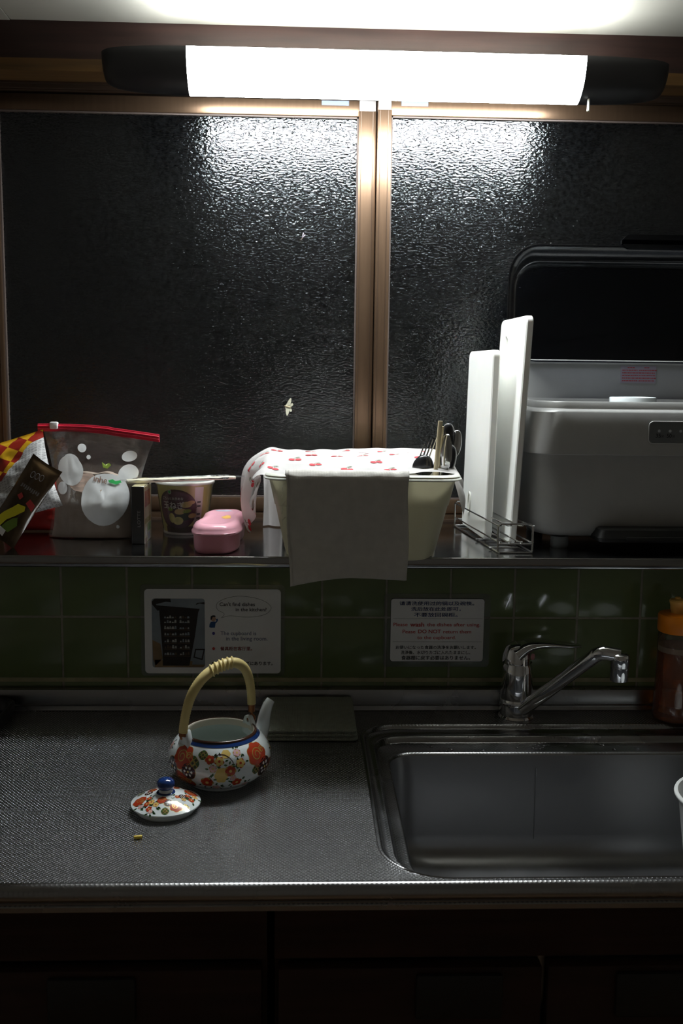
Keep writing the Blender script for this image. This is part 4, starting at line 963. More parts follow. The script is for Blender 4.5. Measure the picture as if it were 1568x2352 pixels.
# ---- black carton
bxo = thing('candy_box', 'slim black candy box with cream side standing in front of the zip bag', 'box', (-.3555, -.115, SZ))
x0, x1, y0, y1, z0, z1 = -.3650, -.3480, -.148, -.088, SZ, SZ+.0795
xf = Matrix.Translation((0, 0, 0))
MB().rbox(x0, x1, y0, y1, z0, z1, .0006, 1).build('carton', K['boxblack'], bxo)
MB().box(x1, x1+.0004, y0+.0004, y1-.0004, z0+.0004, z1-.0004).build('cream_side', K['boxcream'], bxo, smooth=0)
MB().box(x0+.0008, x1-.0006, y0+.0008, y1-.0008, z1, z1+.0003).build('cream_top', K['boxcream'], bxo, smooth=0)
V_ = x1+.0006
def side(ya, yb, za, zb_, m_, nm): MB().box(x1+.0004, V_, y0+ya, y0+yb, z0+za, z0+zb_).build(nm, K[m_], bxo, smooth=0)
side(.006, .050, .050, .072, 'box_red', 'berry_print'); side(.004, .056, .027, .034, 'box_gold', 'olive_stripe'); side(.006, .022, .010, .022, 'dotwhite', 'barcode_panel'); side(.026, .054, .014, .025, 'box_green', 'green_panel'); side(.026, .050, .002, .012, 'box_lilac', 'lilac_panel'); side(.004, .020, .001, .007, 'p_pink', 'pink_panel')
text('LOTTE', K['silver_ink'], bxo, lambda x, y: Vector((x0+.0118-y, y0-.0004, z0+.024+x)), width=.0225, height=.0040, bold=.005, name='brand_lettering')
MB().rbox(x0-.0006, x1+.0012, y0-.0008, y1+.0006, z0, z1+.0008, .0008, 1).build('wrapping_film', K['film'], bxo)

# ---- soup cup
CX, CY = -.3045, -.043
cu = thing('soup_cup', 'yellow and brown paper cup of instant onion soup', 'cup', (CX, CY, SZ))
def cr(z): return .0300+.0105*z/.0760
MB().lathe([(.0, .002), (.028, .002), (.0288, 0), (.0300, .0004), (cr(.012), .012), (cr(.076), .076), (.0400, .0765), (.0, .0765)], (CX, CY, SZ), 64).build('cup_body', K['cupyel'], cu, smooth=40)
MB().lathe([(.0296, .0), (.0312, .0010), (.0315, .0030), (.0305, .0045)], (CX, CY, SZ), 64).build('foot_rim', K['cupwhite'], cu, smooth=180)
MB().lathe([(.0412, .0735), (.0432, .0742), (.0436, .0762), (.0430, .0780), (.0410, .0785)], (CX, CY, SZ), 64).build('lip', K['cupwhite'], cu, smooth=180)
MB().lathe([(.0414, .0782), (.030, .0788), (.0, .0792)], (CX, CY, SZ), 64, False, False).build('lid_film', mat('silver_lid', (.62, .66, .62), .25, metal=.3), cu, smooth=180)
def on_cup(deg, z0_, k=0.):
    th0 = A(deg)
    def at(a, d):
        z = z0_+d; r = cr(z)+k; th = th0+a/cr(z0_); return Vector((CX+r*math.cos(th), CY+r*math.sin(th), SZ+z))
    return at
oc = on_cup(-90, .036)
MB().grid(lambda u, v: oc(-.0290+u*.0395*(1-.0*v)+(.0*v), -.0305+v*.0640)+Vector((0, -.0002, 0)) if True else 0, 16, 8)
elp = [(.0, 0)]
e1 = [(-.0085+.0285*math.cos(t), .002+.0285*math.sin(t)) for t in [2*PI*i/36 for i in range(36)]]
MB().decal(oc, [(x*1.07, y*1.06) for x, y in e1], .0003, rings=6).build('brown_ellipse', K['cupbrown'], cu, smooth=180, recalc=False)
MB().grid(lambda u, v: oc(-.030+u*.047, -.0340+v*.0115)+Vector((0, -.00025, 0)), 16, 3).build('brown_band', K['cupbrown'], cu, smooth=180, recalc=False)
MB().decal(oc, [(x*.985+.0005, y*.97) for x, y in e1], .0005, rings=6).build('soup_picture', K['cupplum'], cu, smooth=180, recalc=False)
def oshift(dx, dy): return lambda a, b: oc(a+dx, b+dy)
for dx, dy, rx, ry, m_, nm in ((-.0065, -.014, .0080, .0060, 'onion', 'onion_print'), (-.016, -.010, .005, .0075, 'onion', 'onion_print'), (.006, .010, .008, .0045, 'onion', 'onion_print'), (-.003, .000, .0085, .0045, 'tofu', 'onion_print'), (.0065, .0005, .0065, .0028, 'soupgreen', 'leek_print'), (.002, -.008, .012, .006, 'dark_green', 'seaweed_print'), (.0145, -.0065, .006, .0035, 'tofu', 'tofu_print'), (.012, .013, .006, .003, 'tofu', 'tofu_print'), (-.0175, .003, .004, .003, 'soupgreen', 'leek_print')):
    MB().decal(oshift(dx, dy), disc(rx, 14, ry), .0006 if nm == 'seaweed_print' else .0008, rot=.15, rings=2).build(nm, K[m_], cu, smooth=180, recalc=False)
ot = lambda x, y: oc(x, y)+Vector((.0, -.0011, 0))
text('玉ねぎ', K['ink_white'], cu, lambda x, y: ot(-.0300+x, .0035+y), width=.0330, height=.0110, bold=.03); text('ごろっと大きめな', K['ink_white'], cu, lambda x, y: ot(-.0300+x, .0165+y), width=.0320, height=.0045, bold=.01)
MB().decal(oshift(-.0165, .0285), disc(.0026, 16, .0036), .0008, rings=1).build('white_mark', K['ink_white'], cu, smooth=180, recalc=False)
MB().decal(oshift(-.0165, .0285), disc(.0018, 12, .0024), .0010, rings=1).build('green_mark', K['leafgreen'], cu, smooth=180, recalc=False)
MB().grid(lambda u, v: on_cup(-52, .037)(-.006+u*.013, -.032+v*.066)+Vector((.0002, -.0002, 0)), 8, 4).build('white_panel', K['cupwhite'], cu, smooth=180, recalc=False)
for i, z in enumerate((.018, .024, .030, .042, .048)): MB().grid(lambda u, v: on_cup(-50, z)(-.0035+u*.006, v*.0025)+Vector((.0005, -.0004, 0)), 4, 1).build('small_print', K['ink_grey'], cu, smooth=180, recalc=False)
MB().lathe([(.0325, .001), (cr(.01)+.0012, .01), (cr(.075)+.0010, .070), (.0440, .0745), (.0445, .0795), (.036, .0802)], (CX, CY, SZ), 48).build('shrink_film', K['film'], cu, smooth=60)

# ---- wrapped chopsticks across box and cup
cs = thing('wrapped_chopsticks', 'disposable chopsticks in a clear wrapper lying across box and soup cup', 'chopsticks', (-.30, -.085, SZ+.081))
ca, cbp = Vector((-.3760, -.1180, SZ+.0835)), Vector((-.2290, -.0700, SZ+.0850))
dd = (cbp-ca).normalized(); pn = Vector((-dd.y, dd.x, 0))
for q in (-.0032, .0032): MB().tube([ca+pn*q, ca+dd*.06+pn*q, cbp+pn*q*.9], [.0028, .0027, .0021], 8).build('chopstick', K['chopwhite'], cs)
wpf = MB()
for sgn in (1, -1): wpf.grid(lambda u, v, sgn=sgn: ca+dd*(-.008+u*.178)+pn*((v-.5)*.020)+Vector((0, 0, .0015+sgn*(.0030*math.sin(PI*v)+.0012*nz(u*14, v*4, sgn))*min(1, u*9)*min(1, (1-u)*7))), 50, 8)
wpf.build('wrapper', K['film'], cs, smooth=180, recalc=False)

# ---- pink lidded box, waisted like a peanut
pk_ = thing('pink_box', 'pink plastic lidded box with a waisted outline beside the soup cup', 'box', (-.245, -.15, SZ))
def peanut(ins, z, n=56):
    P = []
    for i in range(n):
        t = 2*PI*i/n; y = -.1445+.0835*math.sin(t)*1.0
        k = math.sin(t); x_c = -.2475+.0065*(k+1)*.5
        wv = (.0345-.0065*math.exp(-((k-.12)/.33)**2)-ins)*(abs(math.cos(t))**.55)*(1 if math.cos(t) > 0 else -1)
        P.append((x_c+wv, -.1445+(.0835-ins)*(abs(k)**.8)*(1 if k > 0 else -1), z))
    return P
MB().loops([peanut(.008, SZ), peanut(.0042, SZ+.0012), peanut(.0025, SZ+.005), peanut(.0014, SZ+.0265)], True, True).build('base', K['pink'], pk_, smooth=60)
MB().loops([peanut(.0012, SZ+.0245), peanut(-.0008, SZ+.0250), peanut(-.0010, SZ+.0275), peanut(.0004, SZ+.0285), peanut(.0012, SZ+.0325), peanut(.004, SZ+.0365), peanut(.009, SZ+.0388), peanut(.0125, SZ+.0392), peanut(.0145, SZ+.0386), peanut(.022, SZ+.0385)], True, True).build('lid', K['pinktop'], pk_, smooth=60)
mk = MB(); mk.add([(x, y, SZ+.0388) for x, y in ((-.258, -.082), (-.238, -.078), (-.230, -.090), (-.240, -.095), (-.252, -.092))], [(0, 1, 2, 3, 4)]); mk.build('blue_print', K['box_lilac'], pk_, smooth=0)
mk = MB(); mk.add([(x, y, SZ+.0388) for x, y in ((-.243, -.150), (-.236, -.132), (-.231, -.135), (-.229, -.160), (-.236, -.166))], [(0, 1, 2, 3, 4)]); mk.build('yellow_print', K['nozzle'], pk_, smooth=0)

# ================================================================== tub of dishes, cloth and towel
tb = thing('plastic_tub', 'translucent cream plastic tub standing over the shelf edge', 'tub', (-.057, -.151, SZ))
def tubr(f, z, ins=0., r=.03): return rrect(-.057-(.0945+.0225*f-ins), -.057+(.0955+.0235*f-ins), -.151-(.120+.025*f-ins), -.151+(.120+.025*f-ins), r, z, 8)
tz = [SZ+.003, SZ+.008, SZ+.015]
outer_ = [tubr(-.12, SZ, .012, .02), tubr(-.06, SZ+.0008, .006, .026), tubr(0, SZ+.006, .0, .03), tubr(.1, SZ+.014), tubr(.62, SZ+.072), tubr(.66, SZ+.0725), tubr(1., SZ+.110)]
inner_ = [tubr(1., SZ+.110, .0018, .029), tubr(.62, SZ+.072, .0018, .029), tubr(.1, SZ+.014, .0018, .029), tubr(0, SZ+.007, .003, .028), tubr(-.06, SZ+.0028, .010, .022)]
MB().loops(outer_+inner_, True, True).build('tub_body', K['tub'], tb, smooth=50)
rr_ = [(.0, .1055), (-.0045, .1058), (-.0062, .1075), (-.0055, .1090), (-.0040, .1095), (-.0046, .1110), (-.0030, .1128), (.0, .1135), (.0020, .1128), (.0022, .110)]
MB().loops([tubr(1., SZ+z, i, .032) for i, z in rr_]).build('rim', K['rim'], tb, smooth=50, label='pale rolled rim')
# ---- cherry cloth heaped over the tub
cxz = crom([(-.2045, 0, 1.1345), (-.2095, 0, 1.150), (-.2155, 0, 1.172), (-.2175, 0, 1.200), (-.2120, 0, 1.226), (-.1990, 0, 1.2455), (-.1825, 0, 1.2555), (-.165, 0, 1.2560), (-.14, 0, 1.2548), (-.10, 0, 1.2535), (-.05, 0, 1.2545), (.0, 0, 1.2560), (.04, 0, 1.2565), (.068, 0, 1.2540), (.084, 0, 1.2450), (.092, 0, 1.226), (.090, 0, 1.205)], 8)
cl = [0.]
for i in range(1, len(cxz)): cl.append(cl[-1]+(cxz[i]-cxz[i-1]).length)
CT = cl[-1]
def cpath(p):
    p = min(max(p, 0), CT-1e-6)
    lo, hi = 0, len(cl)-1
    while hi-lo > 1:
        mdl = (lo+hi)//2
        if cl[mdl] <= p: lo = mdl
        else: hi = mdl
    t = (p-cl[lo])/(cl[hi]-cl[lo]+1e-9); return cxz[lo].lerp(cxz[hi], t)
def cherry_pt(p, y):
    q = cpath(p); x, z = q.x, q.z
    tk = (y+.02)/-.27                                  # 0 at the back, 1 at the front
    side = max(0, min(1, (.145-p)/.05)); rs = max(0, min(1, (p-(CT-.065))/.03))
    top_ = (1-side)*(1-rs)
    z += top_*(.004*nz(x*16, y*16, 1)+.0022*nz(x*42, y*42, 5)+.003*math.sin(y*26+x*8)*(.5)+.0015-.013*max(0, tk-.55)/.45-.0010*tk)
    z += side*(.0035*nz(p*30, y*30, 2))-rs*.012*tk
    x += side*(.008*nz(y*16, p*8, 3)+.042*max(0, tk-.25)*(1 if z < 1.235 else .75)+.004*math.sin(y*55))-rs*.02*tk
    yy = y+.003*nz(x*25, p*25, 8)
    return Vector((x, yy, z))
def cherry_start(y):
    return .010+.060*abs((y+.115)/.13)**1.2
ch = MB()
def chf(u, v):
    y = -.275+v*.262
    if u < .0001: pass
    p0 = cherry_start(y); return cherry_pt(p0+u*(CT-p0-.02*v), y)
ch.grid(chf, 120, 64)
cho = thing('cherry_cloth', 'white cloth printed with red cherries heaped over the plastic tub', 'cloth', (-.06, -.14, SZ+.11))
ch.build('cloth_sheet', K['cherry'], cho, smooth=180, recalc=False)
# a straight tail of the cloth behind the tub's end
MB().grid(lambda u, v: Vector((-.192+u*.030+.0015*math.sin(u*9+v*3), .012+.006*math.sin(u*6), SZ+.002+v*.085)), 14, 14).build('cloth_tail', K['cherry'], cho, smooth=180, recalc=False)
random.seed(21)
chs = [(.030, -.17), (.055, -.20), (.045, -.09), (.075, -.14), (.066, -.225), (.085, -.21), (.09, -.18), (.112, -.16), (.098, -.23), (.125, -.205), (.15, -.24), (.152, -.11), (.178, -.19), (.165, -.06), (.205, -.215), (.20, -.09), (.235, -.16), (.245, -.24), (.25, -.05), (.275, -.10), (.285, -.205), (.30, -.245), (.305, -.055), (.315, -.15), (.335, -.10), (.345, -.19), (.36, -.06), (.38, -.13), (.135, -.14), (.2, -.15), (.27, -.15), (.02, -.125), (.055, -.13)]
for p, y in chs:
    base = lambda a, b, p=p, y=y: cherry_pt(p+a, y+b)
    r0 = random.uniform(-.6, .6); c_, s_ = math.cos(r0), math.sin(r0)
    cm = MB()
    for sx in (-1, 1):
        f_ = lambda a, b, sx=sx: base(a+(sx*.0044)*c_, b+(sx*.0044)*s_)
        cm.decal(f_, disc(.0042, 12, .0044), .0007, rings=2)
    o = cm.build('cherry_print', K['cherry_red'], cho, smooth=180, recalc=False)
    st = MB(); st.strip(base, [(-.0030*c_, .002-.003*s_), (.001, .009), (.002, .011)], .0006, .0008); st.strip(base, [(.0034*c_, .002+.003*s_), (.002, .010)], .0006, .0008)
    st.decal(lambda a, b: base(a+.0045, b+.0105), leaf2(.006, .0014), .0008, rot=.3, rings=1); st.build('stem_print', K['stem_green'], o, smooth=180, recalc=False)

# ---- linen towel over the tub's front rim
tw = thing('linen_towel', 'grey linen tea towel hanging over the front rim of the tub', 'towel', (-.077, -.31, SZ-.025))
tp = crom([(0, -.262, 1.2440), (0, -.278, 1.2475), (0, -.290, 1.2498), (0, -.299, 1.2505), (0, -.3055, 1.2480), (0, -.3085, 1.2420), (0, -.3080, 1.225), (0, -.3050, 1.190), (0, -.3020, 1.160), (0, -.3005, 1.130), (0, -.3000, 1.1065)], 8)
def towel_pt(u, v, dy=0., x0=-.1525, x1=-.0040, drop=1.):
    k = v*(len(tp)-1); i = min(int(k), len(tp)-2); q = tp[i].lerp(tp[i+1], k-i)
    down = max(0, (v-.45)/.55)
    bot = (-.004*math.sin(u*2.6+.4)+.0075*(1-u)**3*1.0-.0065)*down*drop
    x = x0+u*(x1-x0)+down*(.0065*(1-u)+.002*u)+.0012*math.sin(down*9+u*2)*(1 if u > .5 else .8)
    bow = .0045*nz(u*2.2, v*2.0, 3)*down+.0018*nz(u*7, v*5, 6)+.003*math.sin(u*4.0+1)*down
    if v < .5: bow *= .3
    return Vector((x, q.y-dy-abs(bow)*.9-.0012*down, q.z-bot*1.2+(.0012*nz(u*14, v*6, 1) if v < .55 else 0)))
MB().grid(lambda u, v: towel_pt(u, v), 60, 70).build('back_layer', K['linen'], tw, smooth=180, solid=.0016, recalc=False)
MB().grid(lambda u, v: towel_pt(u, v*.985, .0030, -.1490, -.0030, .9), 60, 70).build('front_layer', K['linen'], tw, smooth=180, solid=.0016, recalc=False)
fr = MB()
for k in range(3):
    z = 1.235-.02*k; fr.tube(crom([(-.1515, -.311, z), (-.1555, -.3125, z-.004), (-.1545, -.313, z-.010), (-.1565, -.3125, z-.016)], 4), .00025, 4)
fr.build('loose_threads', K['linen'], tw)

# ---- cutlery standing in the tub's corner
def cutl(name, label, cat, base, tipdir): return thing(name, label, cat, base, 'cutlery standing in the tub')
def bowl_of_spoon(c, up_, side_, nrm, L_, W_, dep):
    def fn(u, v):
        a = u*PI; t = (v-.5)*2; y = -math.cos(a)*.5*L_; w2 = W_*.5*math.sin(a)**.75*(1+.18*math.cos(a))
        return Vector(c)+up_*y+side_*(w2*t)+nrm*(dep*(1-t*t)*math.sin(a)**.8-dep)
    return MB().grid(fn, 20, 12)
def spoon(name, label, base, head, m_, L_, W_, nrm, dep=.006, handle=None):
    b = Vector(base); h = Vector(head); u_ = (h-b).normalized(); nr = Vector(nrm); nr = (nr-u_*nr.dot(u_)).normalized(); sd = u_.cross(nr)
    t = cutl(name, label, name.replace('_', ' '), base, u_)
    bowl_of_spoon(h-u_*L_*.5, u_, sd, nr, L_, W_, dep).build('bowl', K[m_], t, smooth=180, solid=.0012, recalc=False)
    MB().tube([b, b+(h-b)*.5, h-u_*L_*.98], [.0032, .0025, .0022], 8).build('handle', K[handle or m_], t)
    return t
ZB = SZ+.004
spoon('steel_spoon', 'steel tablespoon standing bowl up in front of the black spoons', (.036, -.248, ZB), (.0485, -.250, 1.2935), 'cut_steel', .046, .022, (-.75, -.65, .05), .005)
spoon('black_spoon', 'black spoon standing highest behind the steel spoon', (.030, -.215, ZB), (.0610, -.218, 1.3045), 'cut_black', .044, .025, (.3, -.95, .2), .007)
spoon('black_ladle', 'round black ladle beside the steel spoon', (.022, -.235, ZB), (.0640, -.246, 1.2770), 'cut_black', .042, .031, (.45, -.85, .1), .013, 'cut_green')
spoon('clear_spoon', 'smoky spoon leaning furthest towards the cutting boards', (.040, -.205, ZB), (.0720, -.208, 1.2955), 'cut_steel', .036, .018, (.1, -.95, .3), .004)
fk = cutl('black_scoop', 'small black scoop lying low beside the chopsticks', 'scoop', (.015, -.235, ZB), None)
bowl_of_spoon((.0235, -.246, 1.2540), Vector((.25, 0, .97)), Vector((.97, 0, -.25)), Vector((0, -1, .2)).normalized(), .026, .026, .008).build('scoop_bowl', K['cut_black'], fk, smooth=180, solid=.0012, recalc=False)
MB().tube([(.012, -.235, ZB), (.020, -.242, 1.246)], .0028, 8).build('handle', K['cut_black'], fk)
fo = cutl('dinner_fork', 'steel fork with tines up beside the bamboo chopsticks', 'fork', (.018, -.222, ZB), None)
b0 = Vector((.0165, -.222, ZB)); h0_ = Vector((.0225, -.232, 1.250))
MB().tube([b0, (b0+h0_)/2, h0_], [.0030, .0024, .0026], 8).build('handle', K['cut_steel'], fo)
for q in range(4):
    a0 = h0_+Vector((-.006+.004*q, 0, .004)); MB().tube([h0_, a0, a0+Vector((.0085+.0012*q, -.001, .026+.003*q))], [.0016, .0013, .0007], 6).build('tine', K['cut_steel'], fo)
for a0, b0, lb in (((.0285, -.256, ZB), (.0415, -.257, 1.3105), 'longer bamboo chopstick in front of the shorter one in the tub'), ((.0330, -.240, ZB), (.0455, -.243, 1.3030), 'shorter bamboo chopstick between the longer one and the spoons')):
    p, q = Vector(a0), Vector(b0)
    tag(MB().tube([p, (p+q)/2, q], [.0022, .0026, .0031], 10).build('chopstick', K['chop'], loc=a0), lb, 'chopstick', 'bamboo chopsticks in the tub')

# ================================================================== cutting boards and their wire rack
def board(name, label, x0b, lean, yf, yb, skew, th, h, hole=None):
    """x0b: left face at the foot, lean per metre of height, skew: x shift from back to front"""
    t = thing(name, label, 'cutting board', (x0b, .5*(yf+yb), SZ), 'cutting boards in the wire rack')
    def P(x, y, z): return Vector((x0b+x+lean*z+skew*((yb-y)/(yb-yf)), y, SZ+.0045+z))
    prof_ = [(y, z) for y, z, _ in rrect(yf, yb, 0, h, .010, 0, 6)]
    m_ = MB(); e = .0016
    def inset(k): return [(y, z) for y, z, _ in rrect(yf+k, yb-k, k, h-k, .010-k*.5, 0, 6)]
    L = []
    if hole:
        hy, hz, ry, rz = hole; pr = inset(e)
        hl = [(hy+ry*math.cos(math.atan2((z-hz), (y-hy))), hz+rz*math.sin(math.atan2((z-hz), (y-hy)))) for y, z in pr]
        L = [[P(0, y, z) for y, z in hl], [P(0, y, z) for y, z in inset(e)], [P(e, y, z) for y, z in prof_], [P(th-e, y, z) for y, z in prof_], [P(th, y, z) for y, z in inset(e)], [P(th, y, z) for y, z in hl], [P(0, y, z) for y, z in hl]]
        m_.loops(L)
    else:
        L = [[P(0, y, z) for y, z in inset(e)], [P(e, y, z) for y, z in prof_], [P(th-e, y, z) for y, z in prof_], [P(th, y, z) for y, z in inset(e)]]
        m_.loops(L, True, True)
    m_.build('board_slab', K['board'], t, smooth=35)
    return t, P
bd1, P1 = board('cutting_board', 'shorter white plastic cutting board in the wire rack beside the tub', .1180, .016, -.124, .028, .0085, .0105, .2665)
hd_ = MB(); hd_.tube([P1(-.0006, -.020+.013*math.cos(a)*.55, .040+.016*math.sin(a)) for a in [2*PI*i/20 for i in range(20)]], .0009, 6, closed=True); hd_.build('finger_grip', K['rim'], bd1)
bd2, P2 = board('cutting_board', 'taller white plastic cutting board with a hanging hole, beside the grey dish dryer', .1505, .043, -.160, -.004, .004, .0095, .312, hole=(-.048, .278, .010, .016))

rk = thing('wire_rack', 'small chrome wire rack holding the cutting boards upright', 'rack', (.145, -.09, SZ))
def rp(s, t, z): return Vector((.1065+.0245*t+.0465*s, .032-.237*t, SZ+z))       # s across, t back to front
wr = .0014
def wire(pts, n=4, closed=False, nm='wire', r=wr): return MB().tube(pts if n == 0 else crom(pts, n, closed), r, 8, closed=closed).build(nm, K['wire'], rk)
wire([rp(0, 0, wr), rp(0, .98, wr), rp(.03, 1, wr), rp(.97, 1, wr), rp(1, .98, wr), rp(1, 0, wr), rp(0, 0, wr)], 0, nm='base_wire')
def loop(t, z1, nm):
    c = .06
    wire([rp(0, t, wr*2), rp(0, t, z1-.004), rp(c, t, z1), rp(1-c, t, z1), rp(1, t, z1-.004), rp(1, t, wr*2)], 0, nm=nm)
loop(.985, .0395, 'front_hoop'); loop(.02, .0395, 'back_hoop')
for z in (.0365, .0145):
    for s in (0.02, .30, .64, .97): wire([rp(s, .0, z), rp(s, .5, z), rp(s, .965, z), rp(s+.06, .990, z+.001), rp(s+.10, .965, z)], 0, nm='divider_wire', r=.0011)
wire([rp(0, .985, .0125), rp(1, .985, .0125)], 0, nm='cross_wire'); wire([rp(0, .02, .0125), rp(1, .02, .0125)], 0, nm='cross_wire')
wire([rp(-.1, .60, .0030), rp(.75, .60, .0030)], 0, nm='foot_wire'); wire([rp(-.1, .88, .0030), rp(.75, .88, .0030)], 0, nm='foot_wire')

# ================================================================== dish dryer
DX0, DX1, DY0, DY1 = .1775, .62, -.178, .028
dr = thing('dish_dryer', 'grey dish dryer with a raised smoked lid on the shelf', 'dish dryer', (.40, -.07, SZ))
def dring(ins, z, r=.038): return rrect(DX0+ins, DX1-ins, DY0+ins, DY1-ins, r, SZ+z, 9)
body = [dring(.045, .0145, .03), dring(.030, .0150, .03), dring(.018, .0185, .034), dring(.010, .0265, .037), dring(.0072, .040), dring(.0060, .080), dring(.0055, .131)]
MB().loops(body, True, False).build('lower_body', K['dryer'], dr, smooth=50)
band = [dring(.0055, .131), dring(.0008, .1306), dring(-.0014, .1318), dring(-.0016, .1345), dring(.0002, .165), dring(.0016, .1880), dring(.0036, .1905), dring(.0085, .1918), dring(.0100, .1930), dring(.0112, .2005), dring(.0130, .2025), dring(.0170, .2025), dring(.0180, .2000), dring(.020, .15), dring(.03, .03)]
MB().loops(band, False, True).build('upper_band', K['dryer'], dr, smooth=40)
for x, y in ((.227, -.150), (.575, -.150), (.227, .0), (.575, .0)): MB().lathe([(.0, 0), (.0115, 0), (.0125, .002), (.0120, .016), (.0, .016)], (x, y, SZ), 24).build('foot', K['dryer_panel'], dr, smooth=40)
cpn = MB(); Pp = [(x, z) for x, z, _ in rrect(.3345, .50, SZ+.1475, SZ+.1770, .006, 0, 6)]
yb_ = DY0-.0008
cpo = MB().loops([[(x, yb_-.0000, z) for x, z in Pp], [(x, yb_-.0014, z) for x, z in Pp]], False, True).build('control_panel', K['dryer_panel'], dr, smooth=30)
MB().tube([(x, yb_-.0012, z) for x, z in Pp], .0009, 6, closed=True).build('panel_bezel', K['dryer'], cpo)
for x in (.3485, .3635, .378): MB().sphere((x, yb_-.0014, SZ+.1645), .0021, .0008, .0021, 12, 6).build('indicator', K['led'], cpo)
for x, s_ in ((.3440, '35'), (.3590, '50')):
    text(s_, K['dryer_print'], cpo, lambda a, b, x=x: Vector((x+a, yb_-.0018, SZ+.1555+b)), width=.0068, height=.0052, bold=.012, name='minute_lettering')
    text('分', K['dryer_print'], cpo, lambda a, b, x=x: Vector((x+.0075+a, yb_-.0018, SZ+.1555+b)), width=.0036, height=.0040, bold=.01, name='minute_lettering')
tr = MB().loops([rrect(.270, .46, -.196, -.13, .008, SZ+.0145), rrect(.268, .462, -.198, -.128, .01, SZ+.020), rrect(.272, .458, -.194, -.132, .008, SZ+.0305), rrect(.276, .454, -.190, -.136, .006, SZ+.0325)], True, True).build('drip_drawer', K['black_rubber'], dr, smooth=40)
MB().rbox(.305, .43, -.2015, -.1965, SZ+.017, SZ+.0225, .002).build('drawer_grip', K['black_rubber'], dr)
# raised lid
ldp = MB().rbox(.205, .60, .0285, .040, SZ+.185, SZ+.2600, .003).build('lid', K['dryer'], dr, label='grey hinge panel of the raised lid')
MB().rbox(.203, .602, .0262, .0300, SZ+.2545, SZ+.2610, .0015).build('lid_ridge', K['dryer'], ldp)
MB().box(.358, .4135, .0278, .0284, SZ+.2265, SZ+.2530).build('warning_sticker', K['warn'], ldp, smooth=0)
mk = MB(); random.seed(5)
for r_ in range(6):
    for c0_ in (.3605, .3865):
        x = c0_+(.008 if r_ == 0 else 0)
        while x < c0_+(.016 if r_ == 0 else .0245):
            l = random.uniform(.0012, .004); z = SZ+.2495-r_*.0040; mk.add([(x, .0275, z), (x+l, .0275, z), (x+l, .0275, z+.0013), (x, .0275, z+.0013)], [(0, 1, 2, 3)]); x += l+.0007
mk.build('sticker_print', K['red_ink'], ldp, smooth=0, kind='stuff')
dm = [[], [], [], []]
def upr(x0, x1, z0, z1, r, y, n=9): return [(x, y, z) for x, z, _ in rrect(x0, x1, z0, z1, r, 0, n)]
dome = MB().loops([upr(.1735, .632, SZ+.258, SZ+.4285, .045, -.002), upr(.1760, .629, SZ+.258, SZ+.4270, .045, .018), upr(.1860, .620, SZ+.258, SZ+.4150, .045, .044), upr(.1930, .613, SZ+.258, SZ+.4080, .042, .053), upr(.2000, .606, SZ+.259, SZ+.4000, .040, .057)], False, True)
dmo = dome.build('smoked_dome', K['smoke'], ldp, smooth=40, label='smoked clear dome of the lid')
rim_ = upr(.1735, .632, SZ+.258, SZ+.4285, .045, -.002)
MB().tube(rim_, .0011, 6, closed=True).build('dome_edge', K['smoke'], dmo)
MB().loops([upr(.340, .47, SZ+.424, SZ+.4455, .014, y, 6) for y in (-.004, .003)], True, True).build('dome_tab', K['smoke'], dmo, smooth=40)
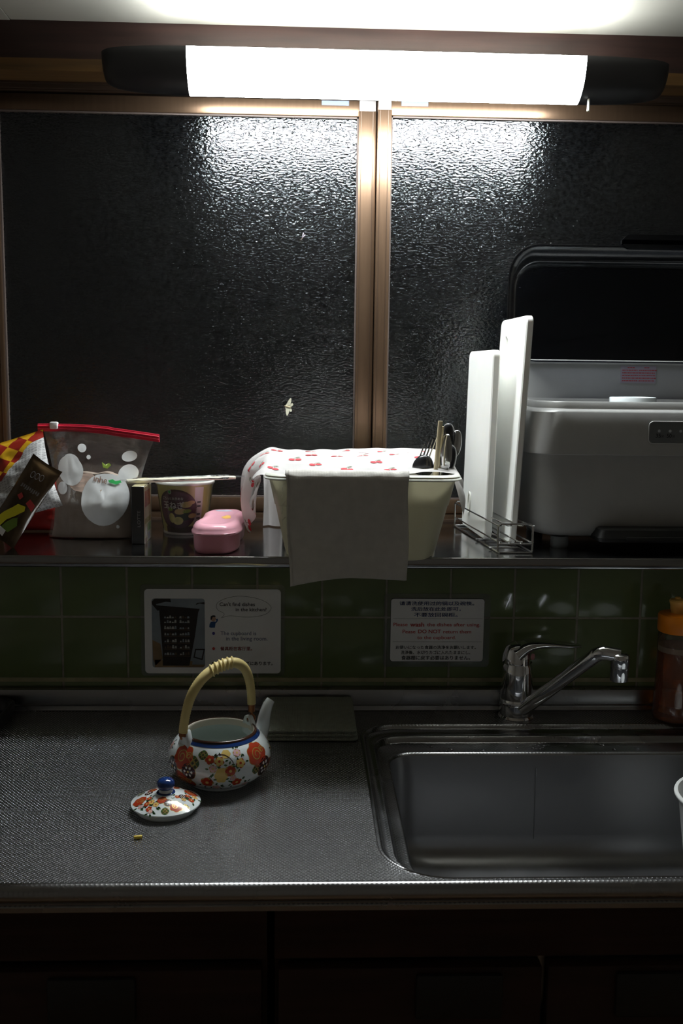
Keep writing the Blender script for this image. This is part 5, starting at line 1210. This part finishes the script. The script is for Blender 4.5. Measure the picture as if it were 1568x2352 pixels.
# a bowl rim shows above the dryer's edge
bw = thing('rice_bowl', 'white bowl with a green band standing in the dish dryer', 'bowl', (.345, -.075, SZ+.03))
MB().lathe([(.0, .031), (.014, .031), (.016, .036), (.026, .10), (.0320, .165), (.0330, .2062), (.0322, .2072), (.0314, .2062), (.0300, .165), (.024, .10), (.012, .040), (.0, .038)], (.345, -.075, SZ), 48).build('bowl_wall', K['porcelain'], bw, smooth=50)
MB().lathe([(.0316, .199), (.0318, .2050)], (.345, -.075, SZ), 48).build('green_band', K['dark_green'], bw, smooth=180)

# ================================================================== moths on the glass
def moth(loc, sc_, rot, label, col='moth'):
    X, Y, Z = loc; t = thing('moth', label, 'moth', loc)
    def q(x, z, y=0): c, s_ = math.cos(rot), math.sin(rot); return Vector((X+(x*c-z*s_)*sc_, Y-.0008-y, Z+(x*s_+z*c)*sc_))
    for s_ in (1, -1):
        W1 = [(0, .001), (.002, .006), (.0035, .0115), (.0055, .0165), (.008, .0185), (.0095, .014), (.0095, .008), (.007, .003)]
        W2 = [(.005, .001), (.0095, .0065), (.0125, .009), (.015, .0075), (.0145, .0045), (.0115, .0015)]
        for Wp, yy, nm in ((W1, .0012, 'fore_wing'), (W2, .0006, 'hind_wing')):
            pp_ = [(p.x, p.y) for p in crom([(x, z, 0) for x, z in Wp], 3, closed=True)]
            mb = MB().loops([[q(x, s_*z, yy+z*.03) for x, z in pp_], [q(x, s_*z, yy+.0003+z*.03) for x, z in pp_]], True, True); mb.build(nm, K[col], t, smooth=0)
    MB().tube([q(-.002, 0, .001), q(.001, 0, .0016), (q(.006, 0, .0018)), q(.0125, 0, .0012)], [.0006, .0013*sc_, .0012*sc_, .0004], 8).build('body', K['moth_body'], t)
    return t
moth((-.1600, .1068, 1.3145), .78, A(-12), 'pale cream moth with open wings resting on the left window pane')
gn = thing('gnat', 'tiny grey gnat clinging to the upper part of the left pane', 'insect', (-.134, .1068, 1.5785))
MB().tube([(-.1375, .106, 1.5740), (-.1345, .1055, 1.578), (-.1315, .106, 1.5825)], [.0004, .0009, .0005], 6).build('body', K['gasket'], gn)
for dx, dz in ((.004, .006), (.0015, .009)): MB().loops([[(-.1350, .1052, 1.5775), (-.1350+dx, .1050, 1.5775+dz), (-.1335+dx, .1050, 1.5775+dz*.9)], [(-.1350, .1054, 1.5775), (-.1350+dx, .1052, 1.5775+dz), (-.1335+dx, .1052, 1.5775+dz*.9)]], True, True).build('wing', K['warn'], gn, smooth=0)
